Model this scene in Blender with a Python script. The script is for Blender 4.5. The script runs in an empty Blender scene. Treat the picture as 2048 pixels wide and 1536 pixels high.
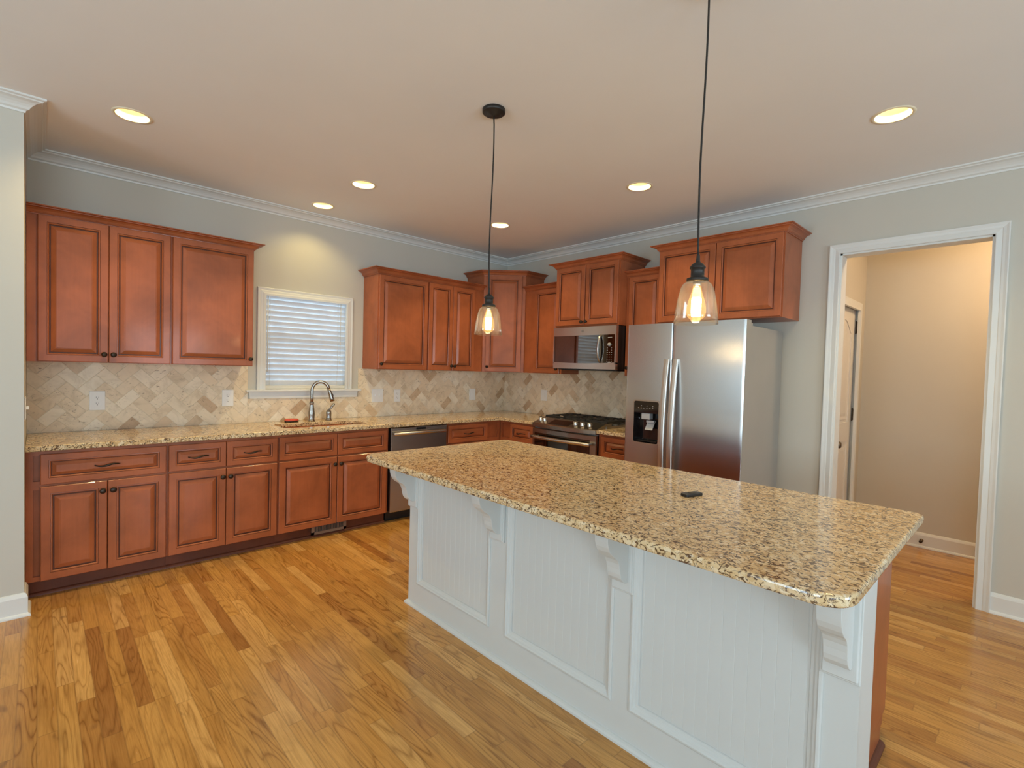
import bpy, bmesh, math, random
from mathutils import Matrix, Vector
random.seed(7)
PI = math.pi
scene = bpy.context.scene
COL = scene.collection

# ------------------------------------------------------------------ camera
cam_data = bpy.data.cameras.new('camera')
cam = bpy.data.objects.new('camera', cam_data)
COL.objects.link(cam)
RT = Vector((0.7239632, -0.6892741, 0.0279012))
UP = Vector((-0.0000473, 0.0403963, 0.9991837))
FW = Vector((0.6898386, 0.7233736, -0.0292128))
cam.matrix_world = Matrix(((RT.x, UP.x, -FW.x, -4.1022), (RT.y, UP.y, -FW.y, -4.4339),
                           (RT.z, UP.z, -FW.z, 1.3622), (0, 0, 0, 1)))
cam_data.sensor_width = 36.0
cam_data.lens = 995.76 * 36.0 / 2048.0
cam_data.clip_start = 0.02
scene.camera = cam

# ------------------------------------------------------------------ world, daylight, exposure
scene.view_settings.view_transform = 'Standard'
scene.view_settings.look = 'None'
scene.view_settings.exposure = 0.0
scene.view_settings.gamma = 1.0
scene.cycles.use_denoising = True
scene.cycles.max_bounces = 10
scene.cycles.diffuse_bounces = 5
scene.cycles.glossy_bounces = 5
scene.cycles.transmission_bounces = 8
scene.cycles.transparent_max_bounces = 16
scene.cycles.sample_clamp_indirect = 6.0
scene.cycles.caustics_reflective = False
scene.cycles.caustics_refractive = False
world = bpy.data.worlds.new('daylight_sky')
scene.world = world
world.use_nodes = True
wn = world.node_tree.nodes
wn['Background'].inputs[0].default_value = (0.72, 0.86, 1.0, 1)
wn['Background'].inputs[1].default_value = 1.2

DAY = (0.66, 0.855, 1.0)
WARM = (1.0, 0.75, 0.34)


def area_light(name, loc, direction, sx, sy, power, color):
    d = bpy.data.lights.new(name, 'AREA')
    d.shape = 'RECTANGLE'
    d.size, d.size_y = sx, sy
    d.energy = power
    d.color = color
    o = bpy.data.objects.new(name, d)
    o.location = loc
    o.rotation_euler = Vector(direction).to_track_quat('-Z', 'Z').to_euler()
    COL.objects.link(o)
    return o


TILT = 0.9
P_LEFT, P_FRONT, P_KITCHEN = 94.0, 102.0, 26.0
area_light('daylight_window_a', (-8.3, -2.9, 1.45), (1, 0, TILT), 1.4, 1.5, P_LEFT, DAY)
area_light('daylight_window_b', (-8.3, -5.3, 1.45), (1, 0, TILT), 1.4, 1.5, P_LEFT, DAY)
area_light('daylight_door', (-5.6, -8.3, 1.1), (0, 1, TILT), 2.3, 2.0, P_FRONT * 1.6, DAY)
area_light('daylight_window_c', (-2.2, -8.3, 1.45), (0, 1, TILT), 1.4, 1.5, P_FRONT, DAY)
area_light('daylight_kitchen_window', (-2.38, 0.75, 1.75), (0, -1, -0.25), 1.4, 1.3, P_KITCHEN, (0.62, 0.81, 1.0))


# ------------------------------------------------------------------ node helpers
class NT:
    def __init__(self, name):
        self.m = bpy.data.materials.new(name)
        self.m.use_nodes = True
        self.t = self.m.node_tree
        self.t.nodes.clear()
        self.out = self.t.nodes.new('ShaderNodeOutputMaterial')

    def n(self, typ, **kw):
        nd = self.t.nodes.new(typ)
        for k, v in kw.items():
            setattr(nd, k, v)
        return nd

    def set(self, nd, key, v):
        if isinstance(v, bpy.types.NodeSocket):
            self.t.links.new(v, nd.inputs[key])
        elif v is not None:
            nd.inputs[key].default_value = v

    def math(self, op, a, b=None, c=None):
        nd = self.n('ShaderNodeMath', operation=op)
        self.set(nd, 0, a)
        self.set(nd, 1, b)
        self.set(nd, 2, c)
        return nd.outputs[0]

    def ramp(self, fac, stops, interp='LINEAR'):
        nd = self.n('ShaderNodeValToRGB')
        cr = nd.color_ramp
        cr.interpolation = interp
        while len(cr.elements) < len(stops):
            cr.elements.new(0.5)
        for e, (p, c) in zip(cr.elements, stops):
            e.position = p
            e.color = c if len(c) == 4 else (*c, 1)
        self.set(nd, 0, fac)
        return nd.outputs[0]

    def mix(self, fac, a, b, mode='MIX'):
        nd = self.n('ShaderNodeMix', data_type='RGBA', blend_type=mode)
        self.set(nd, 0, fac)
        for k, v in ((6, a), (7, b)):
            if isinstance(v, tuple) and len(v) == 3:
                v = (*v, 1)
            self.set(nd, k, v)
        return nd.outputs[2]

    def noise(self, vec, scale, detail=2.0, rough=0.5, dist=0.0):
        nd = self.n('ShaderNodeTexNoise')
        self.set(nd, 'Vector', vec)
        nd.inputs['Scale'].default_value = scale
        nd.inputs['Detail'].default_value = detail
        nd.inputs['Roughness'].default_value = rough
        nd.inputs['Distortion'].default_value = dist
        return nd.outputs['Fac']

    def obj(self):
        return self.n('ShaderNodeTexCoord').outputs['Object']

    def scalev(self, vec, s, loc=(0, 0, 0)):
        nd = self.n('ShaderNodeMapping')
        self.set(nd, 'Vector', vec)
        nd.inputs['Scale'].default_value = s
        nd.inputs['Location'].default_value = loc
        return nd.outputs[0]

    def bsdf(self, color, rough=0.5, metal=0.0, spec=0.5, coat=0.0, coat_rough=0.05, **kw):
        b = self.n('ShaderNodeBsdfPrincipled')
        if isinstance(color, tuple) and len(color) == 3:
            color = (*color, 1)
        self.set(b, 'Base Color', color)
        self.set(b, 'Roughness', rough)
        b.inputs['Metallic'].default_value = metal
        b.inputs['Specular IOR Level'].default_value = spec
        b.inputs['Coat Weight'].default_value = coat
        b.inputs['Coat Roughness'].default_value = coat_rough
        for k, v in kw.items():
            self.set(b, k, v)
        self.t.links.new(b.outputs[0], self.out.inputs[0])
        return b

    def bump(self, b, height, strength, dist=0.002):
        nd = self.n('ShaderNodeBump')
        nd.inputs['Strength'].default_value = strength
        nd.inputs['Distance'].default_value = dist
        self.set(nd, 'Height', height)
        self.t.links.new(nd.outputs[0], b.inputs['Normal'])


def simple(name, color, rough=0.5, metal=0.0, spec=0.5, coat=0.0, var=0.06, scale=6.0, **kw):
    """plain material with a faint procedural unevenness"""
    t = NT(name)
    nz = t.noise(t.obj(), scale, 3)
    lo = tuple(c * (1 - var) for c in color)
    hi = tuple(min(1, c * (1 + var)) for c in color)
    col = t.ramp(nz, [(0.3, lo), (0.7, hi)])
    t.bsdf(col, rough, metal, spec, coat, **kw)
    return t.m


def wood_cherry(name, base, gloss=0.32, coat=0.35):
    t = NT(name)
    o = t.obj()
    blot = t.noise(o, 3.2, 4, 0.6, 0.4)
    grain = t.noise(t.scalev(o, (38, 38, 1.6)), 2.0, 4, 0.6, 0.3)
    dark = tuple(c * 0.70 for c in base)
    lite = tuple(c * 1.18 for c in base)
    c1 = t.ramp(blot, [(0.30, dark), (0.55, base), (0.75, lite)])
    c2 = t.ramp(grain, [(0.32, (0.80, 0.78, 0.76)), (0.60, (1.04, 1.03, 1.02))])
    col = t.mix(0.28, c1, c2, 'MULTIPLY')
    b = t.bsdf(col, gloss, 0, 0.35, coat, 0.10)
    t.bump(b, grain, 0.04, 0.001)
    return t.m


def floor_oak():
    t = NT('oak_strip_floor')
    sep = t.n('ShaderNodeSeparateXYZ')
    t.set(sep, 0, t.obj())
    X, Y = sep.outputs[0], sep.outputs[1]
    BW = 0.057
    u = t.math('DIVIDE', X, BW)
    row = t.math('FLOOR', u)
    fu = t.math('FRACT', u)
    wr = t.n('ShaderNodeTexWhiteNoise', noise_dimensions='1D')
    t.set(wr, 'W', row)
    L = t.math('MULTIPLY_ADD', wr.outputs['Value'], 0.55, 0.50)
    wr2 = t.n('ShaderNodeTexWhiteNoise', noise_dimensions='1D')
    t.set(wr2, 'W', t.math('ADD', row, 37.3))
    v = t.math('ADD', t.math('DIVIDE', Y, L), t.math('MULTIPLY', wr2.outputs['Value'], 9.0))
    # break the regular joint spacing of a row
    idx = t.math('FLOOR', v)
    fv = t.math('FRACT', v)
    comb = t.n('ShaderNodeCombineXYZ')
    t.set(comb, 0, row)
    t.set(comb, 1, idx)
    wn2 = t.n('ShaderNodeTexWhiteNoise', noise_dimensions='2D')
    t.set(wn2, 'Vector', comb.outputs[0])
    rnd = wn2.outputs['Value']
    base = t.ramp(rnd, [(0.00, (0.340, 0.148, 0.036)), (0.06, (0.430, 0.200, 0.047)), (0.35, (0.510, 0.255, 0.060)),
                        (0.80, (0.560, 0.295, 0.074)), (0.93, (0.660, 0.380, 0.120)), (1.0, (0.40, 0.19, 0.050))])
    # grain coordinates, shifted per board
    gx = t.math('ADD', X, t.math('MULTIPLY', rnd, 31.0))
    gy = t.math('ADD', Y, t.math('MULTIPLY', rnd, 57.0))
    gv = t.n('ShaderNodeCombineXYZ')
    t.set(gv, 0, gx)
    t.set(gv, 1, gy)
    t.set(gv, 2, t.math('MULTIPLY', rnd, 11.0))
    fine = t.noise(t.scalev(gv.outputs[0], (190, 7, 1)), 1.0, 3, 0.6, 0.2)
    ring = t.noise(t.scalev(gv.outputs[0], (12, 1.25, 1)), 1.0, 1.5, 0.5, 0.30)
    wav = t.math('FRACT', t.math('MULTIPLY', ring, 13.0))
    wav = t.math('ABSOLUTE', t.math('SUBTRACT', wav, 0.5))
    cath = t.ramp(wav, [(0.0, (0.50, 0.42, 0.33)), (0.12, (0.84, 0.80, 0.75)), (0.26, (1, 1, 1)), (0.5, (1.04, 1.04, 1.03))])
    fcol = t.ramp(fine, [(0.32, (0.78, 0.73, 0.67)), (0.58, (1.13, 1.11, 1.12))])
    wn3 = t.n('ShaderNodeTexWhiteNoise', noise_dimensions='2D')
    t.set(wn3, 'Vector', t.scalev(comb.outputs[0], (1, 1, 1), (3.7, 11.3, 0)))
    amt = t.math('POWER', wn3.outputs['Value'], 1.6)
    col = t.mix(t.math('MULTIPLY_ADD', amt, 0.85, 0.15), base, cath, 'MULTIPLY')
    col = t.mix(0.65, col, fcol, 'MULTIPLY')
    blot = t.noise(t.scalev(gv.outputs[0], (9, 2.2, 1)), 1.0, 3, 0.6, 0.5)
    col = t.mix(0.7, col, t.ramp(blot, [(0.30, (0.74, 0.70, 0.64)), (0.52, (1, 1, 1)), (0.75, (1.08, 1.07, 1.05))]), 'MULTIPLY')
    # knots and mineral streaks
    knot = t.noise(t.scalev(gv.outputs[0], (15, 6.5, 1)), 1.0, 1, 0.4, 0.8)
    kf = t.ramp(knot, [(0.70, (0, 0, 0)), (0.80, (1, 1, 1))])
    col = t.mix(t.math('MULTIPLY', kf, 0.55), col, (0.10, 0.050, 0.022))
    # seams
    eu = t.math('MINIMUM', fu, t.math('SUBTRACT', 1.0, fu))
    ev = t.math('MULTIPLY', t.math('MINIMUM', fv, t.math('SUBTRACT', 1.0, fv)), L)
    seam = t.math('MINIMUM', t.math('MULTIPLY', eu, BW), ev)
    sf = t.ramp(seam, [(0.0, (1, 1, 1)), (0.0011, (0, 0, 0))])
    col = t.mix(t.math('MULTIPLY', sf, 0.38), col, (0.15, 0.075, 0.025))
    b = t.bsdf(col, t.math('MULTIPLY_ADD', fine, 0.10, 0.20), 0, 0.45, 0.25, 0.12)
    t.bump(b, t.math('SUBTRACT', fine, t.math('MULTIPLY', sf, 1.2)), 0.08, 0.001)
    return t.m


def granite():
    t = NT('speckled_gold_granite')
    o = t.obj()
    big = t.noise(o, 4.0, 3, 0.6)
    warp = t.n('ShaderNodeTexNoise')
    t.set(warp, 'Vector', o)
    warp.inputs['Scale'].default_value = 30
    vm = t.n('ShaderNodeVectorMath', operation='MULTIPLY_ADD')
    t.set(vm, 0, warp.outputs['Color'])
    vm.inputs[1].default_value = (0.020, 0.020, 0.020)
    t.set(vm, 2, o)
    vor = t.n('ShaderNodeTexVoronoi')
    t.set(vor, 'Vector', vm.outputs[0])
    vor.inputs['Scale'].default_value = 75
    cs = t.n('ShaderNodeSeparateColor')
    t.set(cs, 0, vor.outputs['Color'])
    c0 = t.ramp(cs.outputs[0], [(0.0, (0.56, 0.365, 0.17)), (0.35, (0.66, 0.455, 0.23)), (0.7, (0.74, 0.55, 0.31)), (1.0, (0.82, 0.68, 0.47))])
    c0 = t.mix(t.ramp(big, [(0.35, (0, 0, 0)), (0.70, (0.5, 0.5, 0.5))]), c0, (0.74, 0.60, 0.37))
    fl = t.noise(t.scalev(vm.outputs[0], (1.0, 0.62, 1.0)), 62, 4, 0.60, 1.9)
    f1 = t.ramp(fl, [(0.43, (1, 1, 1)), (0.478, (0, 0, 0))])
    c1 = t.mix(f1, c0, (0.125, 0.068, 0.034))
    fl2 = t.noise(o, 150, 2, 0.6, 0.8)
    f2 = t.ramp(fl2, [(0.32, (1, 1, 1)), (0.37, (0, 0, 0))])
    c2 = t.mix(t.math('MULTIPLY', f2, 0.85), c1, (0.045, 0.035, 0.028))
    fl3 = t.noise(t.scalev(o, (1, 1, 1), (3, 7, 1)), 95, 2, 0.5, 0.6)
    f3 = t.ramp(fl3, [(0.63, (0, 0, 0)), (0.68, (1, 1, 1))])
    c3 = t.mix(t.math('MULTIPLY', f3, 0.6), c2, (0.72, 0.64, 0.50))
    t.bsdf(c3, 0.12, 0, 0.5, 0.15, 0.04)
    return t.m


def travertine():
    t = NT('tumbled_travertine_tile')
    geo = t.n('ShaderNodeNewGeometry')
    r = geo.outputs['Random Per Island']
    base = t.ramp(r, [(0.0, (0.530, 0.360, 0.215)), (0.07, (0.640, 0.465, 0.295)), (0.14, (0.760, 0.610, 0.420)), (0.55, (0.810, 0.675, 0.485)),
                      (0.82, (0.840, 0.720, 0.540)), (1.0, (0.880, 0.785, 0.615))])
    o = t.obj()
    off = t.n('ShaderNodeVectorMath', operation='MULTIPLY_ADD')
    cx = t.n('ShaderNodeCombineXYZ')
    t.set(cx, 0, r)
    t.set(cx, 1, r)
    t.set(cx, 2, r)
    t.set(off, 0, cx.outputs[0])
    off.inputs[1].default_value = (13, 29, 17)
    t.set(off, 2, o)
    v = off.outputs[0]
    cl = t.noise(v, 9, 4, 0.65, 0.8)
    c1 = t.mix(0.8, base, t.ramp(cl, [(0.28, (0.72, 0.67, 0.60)), (0.50, (1.0, 1.0, 1.0)), (0.72, (1.10, 1.09, 1.08))]), 'MULTIPLY')
    pit = t.noise(t.scalev(v, (1.0, 1.0, 1.8)), 34, 3, 0.6, 1.5)
    amount = t.noise(v, 5, 1)
    pf = t.math('MULTIPLY', t.ramp(pit, [(0.33, (1, 1, 1)), (0.39, (0, 0, 0))]), t.ramp(amount, [(0.42, (0, 0, 0)), (0.52, (1, 1, 1))]))
    c2 = t.mix(t.math('MULTIPLY', pf, 0.75), c1, (0.28, 0.19, 0.11))
    b = t.bsdf(c2, 0.42, 0, 0.4)
    t.bump(b, t.math('SUBTRACT', cl, pf), 0.15, 0.002)
    return t.m


def steel(name, col=(0.60, 0.60, 0.60), rough=0.30, aniso=0.6, scl=(3, 3, 260)):
    t = NT(name)
    o = t.obj()
    br = t.noise(t.scalev(o, scl), 1.0, 2, 0.5)
    c = t.ramp(br, [(0.3, tuple(x * 0.985 for x in col)), (0.7, tuple(min(1, x * 1.015) for x in col))])
    tg = t.n('ShaderNodeTangent', direction_type='RADIAL', axis='Z')
    b = t.bsdf(c, rough, 1.0, 0.5)
    b.inputs['Anisotropic'].default_value = aniso
    t.set(b, 'Tangent', tg.outputs[0])
    return t.m


def thin_glass(name, tint=(1, 1, 1), gloss=0.16, haze=0.0, hazecol=(1, 1, 1)):
    t = NT(name)
    tr = t.n('ShaderNodeBsdfTransparent')
    tr.inputs[0].default_value = (*tint, 1)
    gl = t.n('ShaderNodeBsdfGlossy')
    gl.inputs['Roughness'].default_value = 0.02
    lw = t.n('ShaderNodeLayerWeight')
    lw.inputs[0].default_value = 0.35
    nz = t.noise(t.obj(), 9.0, 2)
    f = t.math('MULTIPLY_ADD', lw.outputs['Facing'], gloss * 3.0, t.math('MULTIPLY_ADD', nz, 0.02, gloss * 0.15))
    mx = t.n('ShaderNodeMixShader')
    t.set(mx, 0, f)
    t.t.links.new(tr.outputs[0], mx.inputs[1])
    t.t.links.new(gl.outputs[0], mx.inputs[2])
    last = mx.outputs[0]
    if haze:
        df = t.n('ShaderNodeBsdfTranslucent')
        df.inputs[0].default_value = (*hazecol, 1)
        m2 = t.n('ShaderNodeMixShader')
        m2.inputs[0].default_value = haze
        t.t.links.new(last, m2.inputs[1])
        t.t.links.new(df.outputs[0], m2.inputs[2])
        last = m2.outputs[0]
    t.t.links.new(last, t.out.inputs[0])
    return t.m


def emit(name, col, strength, transp=0.0):
    t = NT(name)
    e = t.n('ShaderNodeEmission')
    e.inputs[0].default_value = (*col, 1)
    nz = t.noise(t.obj(), 20.0, 1)
    t.set(e, 1, t.math('MULTIPLY_ADD', nz, strength * 0.05, strength * 0.97))
    last = e.outputs[0]
    if transp:
        tr = t.n('ShaderNodeBsdfTransparent')
        m = t.n('ShaderNodeMixShader')
        m.inputs[0].default_value = transp
        t.t.links.new(last, m.inputs[1])
        t.t.links.new(tr.outputs[0], m.inputs[2])
        last = m.outputs[0]
    t.t.links.new(last, t.out.inputs[0])
    return t.m


def blind_mat():
    t = NT('white_blind_slat')
    nz = t.noise(t.obj(), 12, 2)
    c = t.ramp(nz, [(0.3, (0.78, 0.79, 0.80)), (0.7, (0.84, 0.85, 0.86))])
    b = t.bsdf(c, 0.45, 0, 0.4)
    tl = t.n('ShaderNodeBsdfTranslucent')
    t.set(tl, 0, c)
    m = t.n('ShaderNodeMixShader')
    m.inputs[0].default_value = 0.18
    t.t.links.new(b.outputs[0], m.inputs[1])
    t.t.links.new(tl.outputs[0], m.inputs[2])
    t.t.links.new(m.outputs[0], t.out.inputs[0])
    return t.m


M = {}
M['wall'] = simple('greige_wall_paint', (0.575, 0.545, 0.475), 0.65, spec=0.25, var=0.015, scale=2)
M['ceiling'] = simple('ceiling_paint', (0.86, 0.87, 0.87), 0.8, spec=0.1, var=0.012, scale=2)
M['trim'] = simple('white_trim_paint', (0.73, 0.735, 0.705), 0.38, spec=0.4, var=0.012, scale=3)
M['white'] = simple('white_island_paint', (0.64, 0.660, 0.645), 0.40, spec=0.4, var=0.012, scale=3)
M['cherry'] = wood_cherry('glazed_cherry_wood', (0.395, 0.112, 0.041), 0.34, 0.12)
M['glaze_shade'] = wood_cherry('groove_glaze_and_shade', (0.110, 0.030, 0.013), 0.45, 0.1)  # glaze pigment of the grooves, with bevel shade painted in as well
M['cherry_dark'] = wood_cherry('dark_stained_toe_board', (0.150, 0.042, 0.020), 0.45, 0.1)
M['floor'] = floor_oak()
M['granite'] = granite()
M['tile'] = travertine()
M['grout'] = simple('tile_grout', (0.84, 0.74, 0.57), 0.9, var=0.05)
M['steel'] = steel('brushed_steel', rough=0.25)
M['steel_dw'] = steel('brushed_steel_dark_reflection', (0.42, 0.395, 0.37), 0.27)  # dishwasher steel, darkened to paint in the reflection of the dark island
M['steel_side'] = simple('grey_painted_metal', (0.36, 0.35, 0.33), 0.42, 0.25, var=0.02)
M['steel_plain'] = simple('satin_steel', (0.62, 0.60, 0.57), 0.26, 1.0, var=0.03)
M['steel_handle'] = simple('satin_handle_steel', (0.66, 0.63, 0.59), 0.38, 1.0, var=0.02)
M['steel_dark'] = simple('satin_steel_dark_reflection', (0.40, 0.37, 0.34), 0.26, 1.0, var=0.03)  # range steel with the dark island's reflection put into its colour
M['nickel'] = simple('brushed_nickel', (0.33, 0.30, 0.265), 0.25, 1.0, var=0.04)
M['black'] = simple('black_plastic', (0.012, 0.012, 0.013), 0.30, var=0.1)
M['black_gloss'] = simple('black_glass', (0.012, 0.010, 0.010), 0.04, spec=0.6, coat=0.5, var=0.1)
M['mirror_glass'] = simple('reflective_dark_glass', (0.20, 0.185, 0.17), 0.03, 1.0, var=0.03)
M['panel_glass'] = simple('dark_panel_glass', (0.11, 0.10, 0.09), 0.05, 1.0, var=0.03)
M['iron'] = simple('cast_iron', (0.014, 0.013, 0.013), 0.55, var=0.2, scale=60)
M['bronze'] = simple('oil_rubbed_bronze', (0.040, 0.026, 0.018), 0.36, 0.6, var=0.3, scale=40)
M['darkmetal'] = simple('dark_bronze_fixture', (0.030, 0.026, 0.023), 0.45, 0.4, var=0.1)
M['cord'] = simple('dark_braided_cord', (0.014, 0.010, 0.007), 0.7, var=0.3, scale=300)
M['plate'] = simple('white_plastic', (0.86, 0.845, 0.80), 0.35, var=0.01)
M['slot'] = simple('dark_slot', (0.05, 0.045, 0.04), 0.6)
M['grey_plastic'] = simple('light_grey_plastic', (0.45, 0.45, 0.45), 0.35, var=0.03)
M['red'] = simple('red_sponge', (0.62, 0.085, 0.045), 0.75, var=0.15, scale=90)
M['print'] = simple('grey_print', (0.42, 0.42, 0.42), 0.6, var=0.02)
M['logo'] = simple('dark_grey_print', (0.10, 0.10, 0.10), 0.5, var=0.02)
M['sink'] = simple('sink_steel', (0.55, 0.53, 0.50), 0.30, 1.0, var=0.03)
M['can'] = simple('white_can_reflector', (0.84, 0.76, 0.56), 0.35, var=0.01)
M['lens'] = emit('lit_lamp_lens', (1.0, 0.80, 0.42), 5.0)
M['filament'] = emit('lit_filament', (1.0, 0.68, 0.30), 200.0)
M['bulb'] = emit('glowing_bulb_glass', (1.0, 0.50, 0.13), 1.4, 0.55)
M['shade'] = thin_glass('clear_glass_shade', (0.98, 0.97, 0.95), 0.16, 0.010, (1.0, 0.9, 0.8))
M['pane'] = thin_glass('window_pane', (0.97, 0.98, 0.98), 0.12)
M['blind'] = blind_mat()
M['blindrail'] = simple('cream_blind_rail', (0.70, 0.665, 0.58), 0.45, var=0.02)
M['vent'] = simple('bronze_register', (0.27, 0.18, 0.13), 0.5, 0.3, var=0.1)
M['hinge'] = simple('worn_hinge_metal', (0.16, 0.12, 0.085), 0.4, 0.8, var=0.2, scale=50)
M['door'] = simple('white_door_paint', (0.76, 0.74, 0.70), 0.42, var=0.012)
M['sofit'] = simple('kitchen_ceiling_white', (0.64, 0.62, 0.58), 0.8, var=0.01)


# ------------------------------------------------------------------ mesh builder
class MB:
    def __init__(self):
        self.v, self.f, self.mi, self.sm = [], [], [], []

    def add(self, verts, faces, mi=0, smooth=False, mat=None):
        b = len(self.v)
        if mat is not None:
            verts = [mat @ Vector(p) for p in verts]
        self.v += [tuple(p) for p in verts]
        for q in faces:
            self.f.append([b + i for i in q])
            self.mi.append(mi)
            self.sm.append(smooth)
        return self

    def box(self, x0, x1, y0, y1, z0, z1, mi=0, mat=None):
        x0, x1 = sorted((x0, x1))
        y0, y1 = sorted((y0, y1))
        z0, z1 = sorted((z0, z1))
        v = [(x0, y0, z0), (x1, y0, z0), (x1, y1, z0), (x0, y1, z0), (x0, y0, z1), (x1, y0, z1), (x1, y1, z1), (x0, y1, z1)]
        f = [(3, 2, 1, 0), (4, 5, 6, 7), (0, 1, 5, 4), (1, 2, 6, 5), (2, 3, 7, 6), (3, 0, 4, 7)]
        return self.add(v, f, mi, False, mat)

    def rbox(self, x0, x1, y0, y1, z0, z1, b=0.003, mi=0, mat=None):
        """box with chamfered edges"""
        x0, x1 = sorted((x0, x1))
        y0, y1 = sorted((y0, y1))
        z0, z1 = sorted((z0, z1))
        b = min(b, (x1 - x0) * 0.45, (y1 - y0) * 0.45, (z1 - z0) * 0.45)
        bm = bmesh.new()
        bmesh.ops.create_cube(bm, size=1.0)
        bmesh.ops.scale(bm, vec=(x1 - x0, y1 - y0, z1 - z0), verts=bm.verts)
        bmesh.ops.translate(bm, vec=((x0 + x1) / 2, (y0 + y1) / 2, (z0 + z1) / 2), verts=bm.verts)
        bmesh.ops.bevel(bm, geom=list(bm.edges), offset=b, segments=2, profile=0.5, affect='EDGES')
        bm.verts.index_update()
        self.add([v.co.copy() for v in bm.verts], [[v.index for v in f.verts] for f in bm.faces], mi, False, mat)
        bm.free()
        return self

    def lathe(self, prof, n=24, mat=None, mi=0, smooth=True, cap=True):
        """profile of (r, z) turned about z"""
        v, f = [], []
        for r, z in prof:
            for i in range(n):
                a = 2 * PI * i / n
                v.append((r * math.cos(a), r * math.sin(a), z))
        for k in range(len(prof) - 1):
            for i in range(n):
                j = (i + 1) % n
                f.append((k * n + i, k * n + j, (k + 1) * n + j, (k + 1) * n + i))
        self.add(v, f, mi, smooth, mat)
        if cap:
            base = len(self.v) - len(v)
            if prof[0][0] > 1e-5:
                self.f.append([base + i for i in reversed(range(n))]); self.mi.append(mi); self.sm.append(False)
            if prof[-1][0] > 1e-5:
                self.f.append([base + (len(prof) - 1) * n + i for i in range(n)]); self.mi.append(mi); self.sm.append(False)
        return self

    def tube(self, pts, rad, n=10, mi=0, mat=None, flat=(1, 1)):
        pts = [Vector(p) for p in pts]
        rads = rad if isinstance(rad, (list, tuple)) else [rad] * len(pts)
        v, f = [], []
        prev = None
        for k, p in enumerate(pts):
            d = (pts[min(k + 1, len(pts) - 1)] - pts[max(k - 1, 0)]).normalized()
            if prev is None:
                ref = Vector((0, 0, 1)) if abs(d.z) < 0.9 else Vector((1, 0, 0))
                a = d.cross(ref).normalized()
            else:
                a = (prev - d * prev.dot(d)).normalized()
            prev = a
            b = d.cross(a).normalized()
            for i in range(n):
                t = 2 * PI * i / n
                v.append(p + (a * math.cos(t) * flat[0] + b * math.sin(t) * flat[1]) * rads[k])
        for k in range(len(pts) - 1):
            for i in range(n):
                j = (i + 1) % n
                f.append((k * n + i, k * n + j, (k + 1) * n + j, (k + 1) * n + i))
        f.append(tuple(reversed(range(n))))
        f.append(tuple((len(pts) - 1) * n + i for i in range(n)))
        return self.add(v, f, mi, True, mat)

    def prism(self, poly, z0, z1, mi=0, mat=None):
        n = len(poly)
        v = [(x, y, z0) for x, y in poly] + [(x, y, z1) for x, y in poly]
        f = [tuple(reversed(range(n))), tuple(range(n, 2 * n))]
        f += [(i, (i + 1) % n, n + (i + 1) % n, n + i) for i in range(n)]
        return self.add(v, f, mi, False, mat)

    def extrude_profile(self, prof, axis_mat, length, mi=0, smooth=False):
        """closed profile (a, b) extruded by length along local z, then placed by axis_mat"""
        n = len(prof)
        v = [(a, b, 0) for a, b in prof] + [(a, b, length) for a, b in prof]
        f = [tuple(reversed(range(n))), tuple(range(n, 2 * n))]
        f += [(i, (i + 1) % n, n + (i + 1) % n, n + i) for i in range(n)]
        return self.add(v, f, mi, smooth, axis_mat)

    def sweep(self, path, prof, z0=0.0, closed=False, mi=0):
        """profile (out, z) swept along a 2-D path, offset to the path's right-hand side, mitred"""
        P = [Vector((p[0], p[1])) for p in path]
        n = len(P)
        nm = len(prof)
        v, f = [], []
        for k in range(n):
            def rn(a, b):
                d = (b - a).normalized()
                return Vector((d.y, -d.x))
            if closed:
                n1, n2 = rn(P[k - 1], P[k]), rn(P[k], P[(k + 1) % n])
            else:
                n1 = rn(P[k - 1], P[k]) if k > 0 else rn(P[k], P[k + 1])
                n2 = rn(P[k], P[k + 1]) if k < n - 1 else n1
            m = (n1 + n2).normalized()
            m = m / max(0.2, m.dot(n1))
            for o, z in prof:
                v.append((P[k].x + m.x * o, P[k].y + m.y * o, z0 + z))
        segs = n if closed else n - 1
        for k in range(segs):
            a, b = k * nm, ((k + 1) % n) * nm
            for i in range(nm):
                j = (i + 1) % nm
                f.append((a + i, a + j, b + j, b + i))
        if not closed:
            f.append(tuple(reversed(range(nm))))
            f.append(tuple((n - 1) * nm + i for i in range(nm)))
        return self.add(v, f, mi)

    def panel(self, x0, x1, z0, z1, yf, t, rings, dark=(), ins=1.0):
        """door or drawer front: concentric mitred rings (inset, depth) on a board whose face is at y = yf (front is -y)"""
        v, f, mis = [], [], []
        rs = [(0.0, t)] + [(a * ins, d) for a, d in rings]
        for a, d in rs:
            v += [(x0 + a, yf + d, z0 + a), (x1 - a, yf + d, z0 + a), (x1 - a, yf + d, z1 - a), (x0 + a, yf + d, z1 - a)]
        for k in range(len(rs) - 1):
            for i in range(4):
                j = (i + 1) % 4
                f.append((k * 4 + i, k * 4 + j, (k + 1) * 4 + j, (k + 1) * 4 + i))
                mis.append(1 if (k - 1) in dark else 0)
        k = (len(rs) - 1) * 4
        f.append((k, k + 1, k + 2, k + 3)); mis.append(0)
        f.append((3, 2, 1, 0)); mis.append(0)
        b = len(self.v)
        self.v += v
        for q, m in zip(f, mis):
            self.f.append([b + i for i in q]); self.mi.append(m); self.sm.append(False)
        return self

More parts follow.
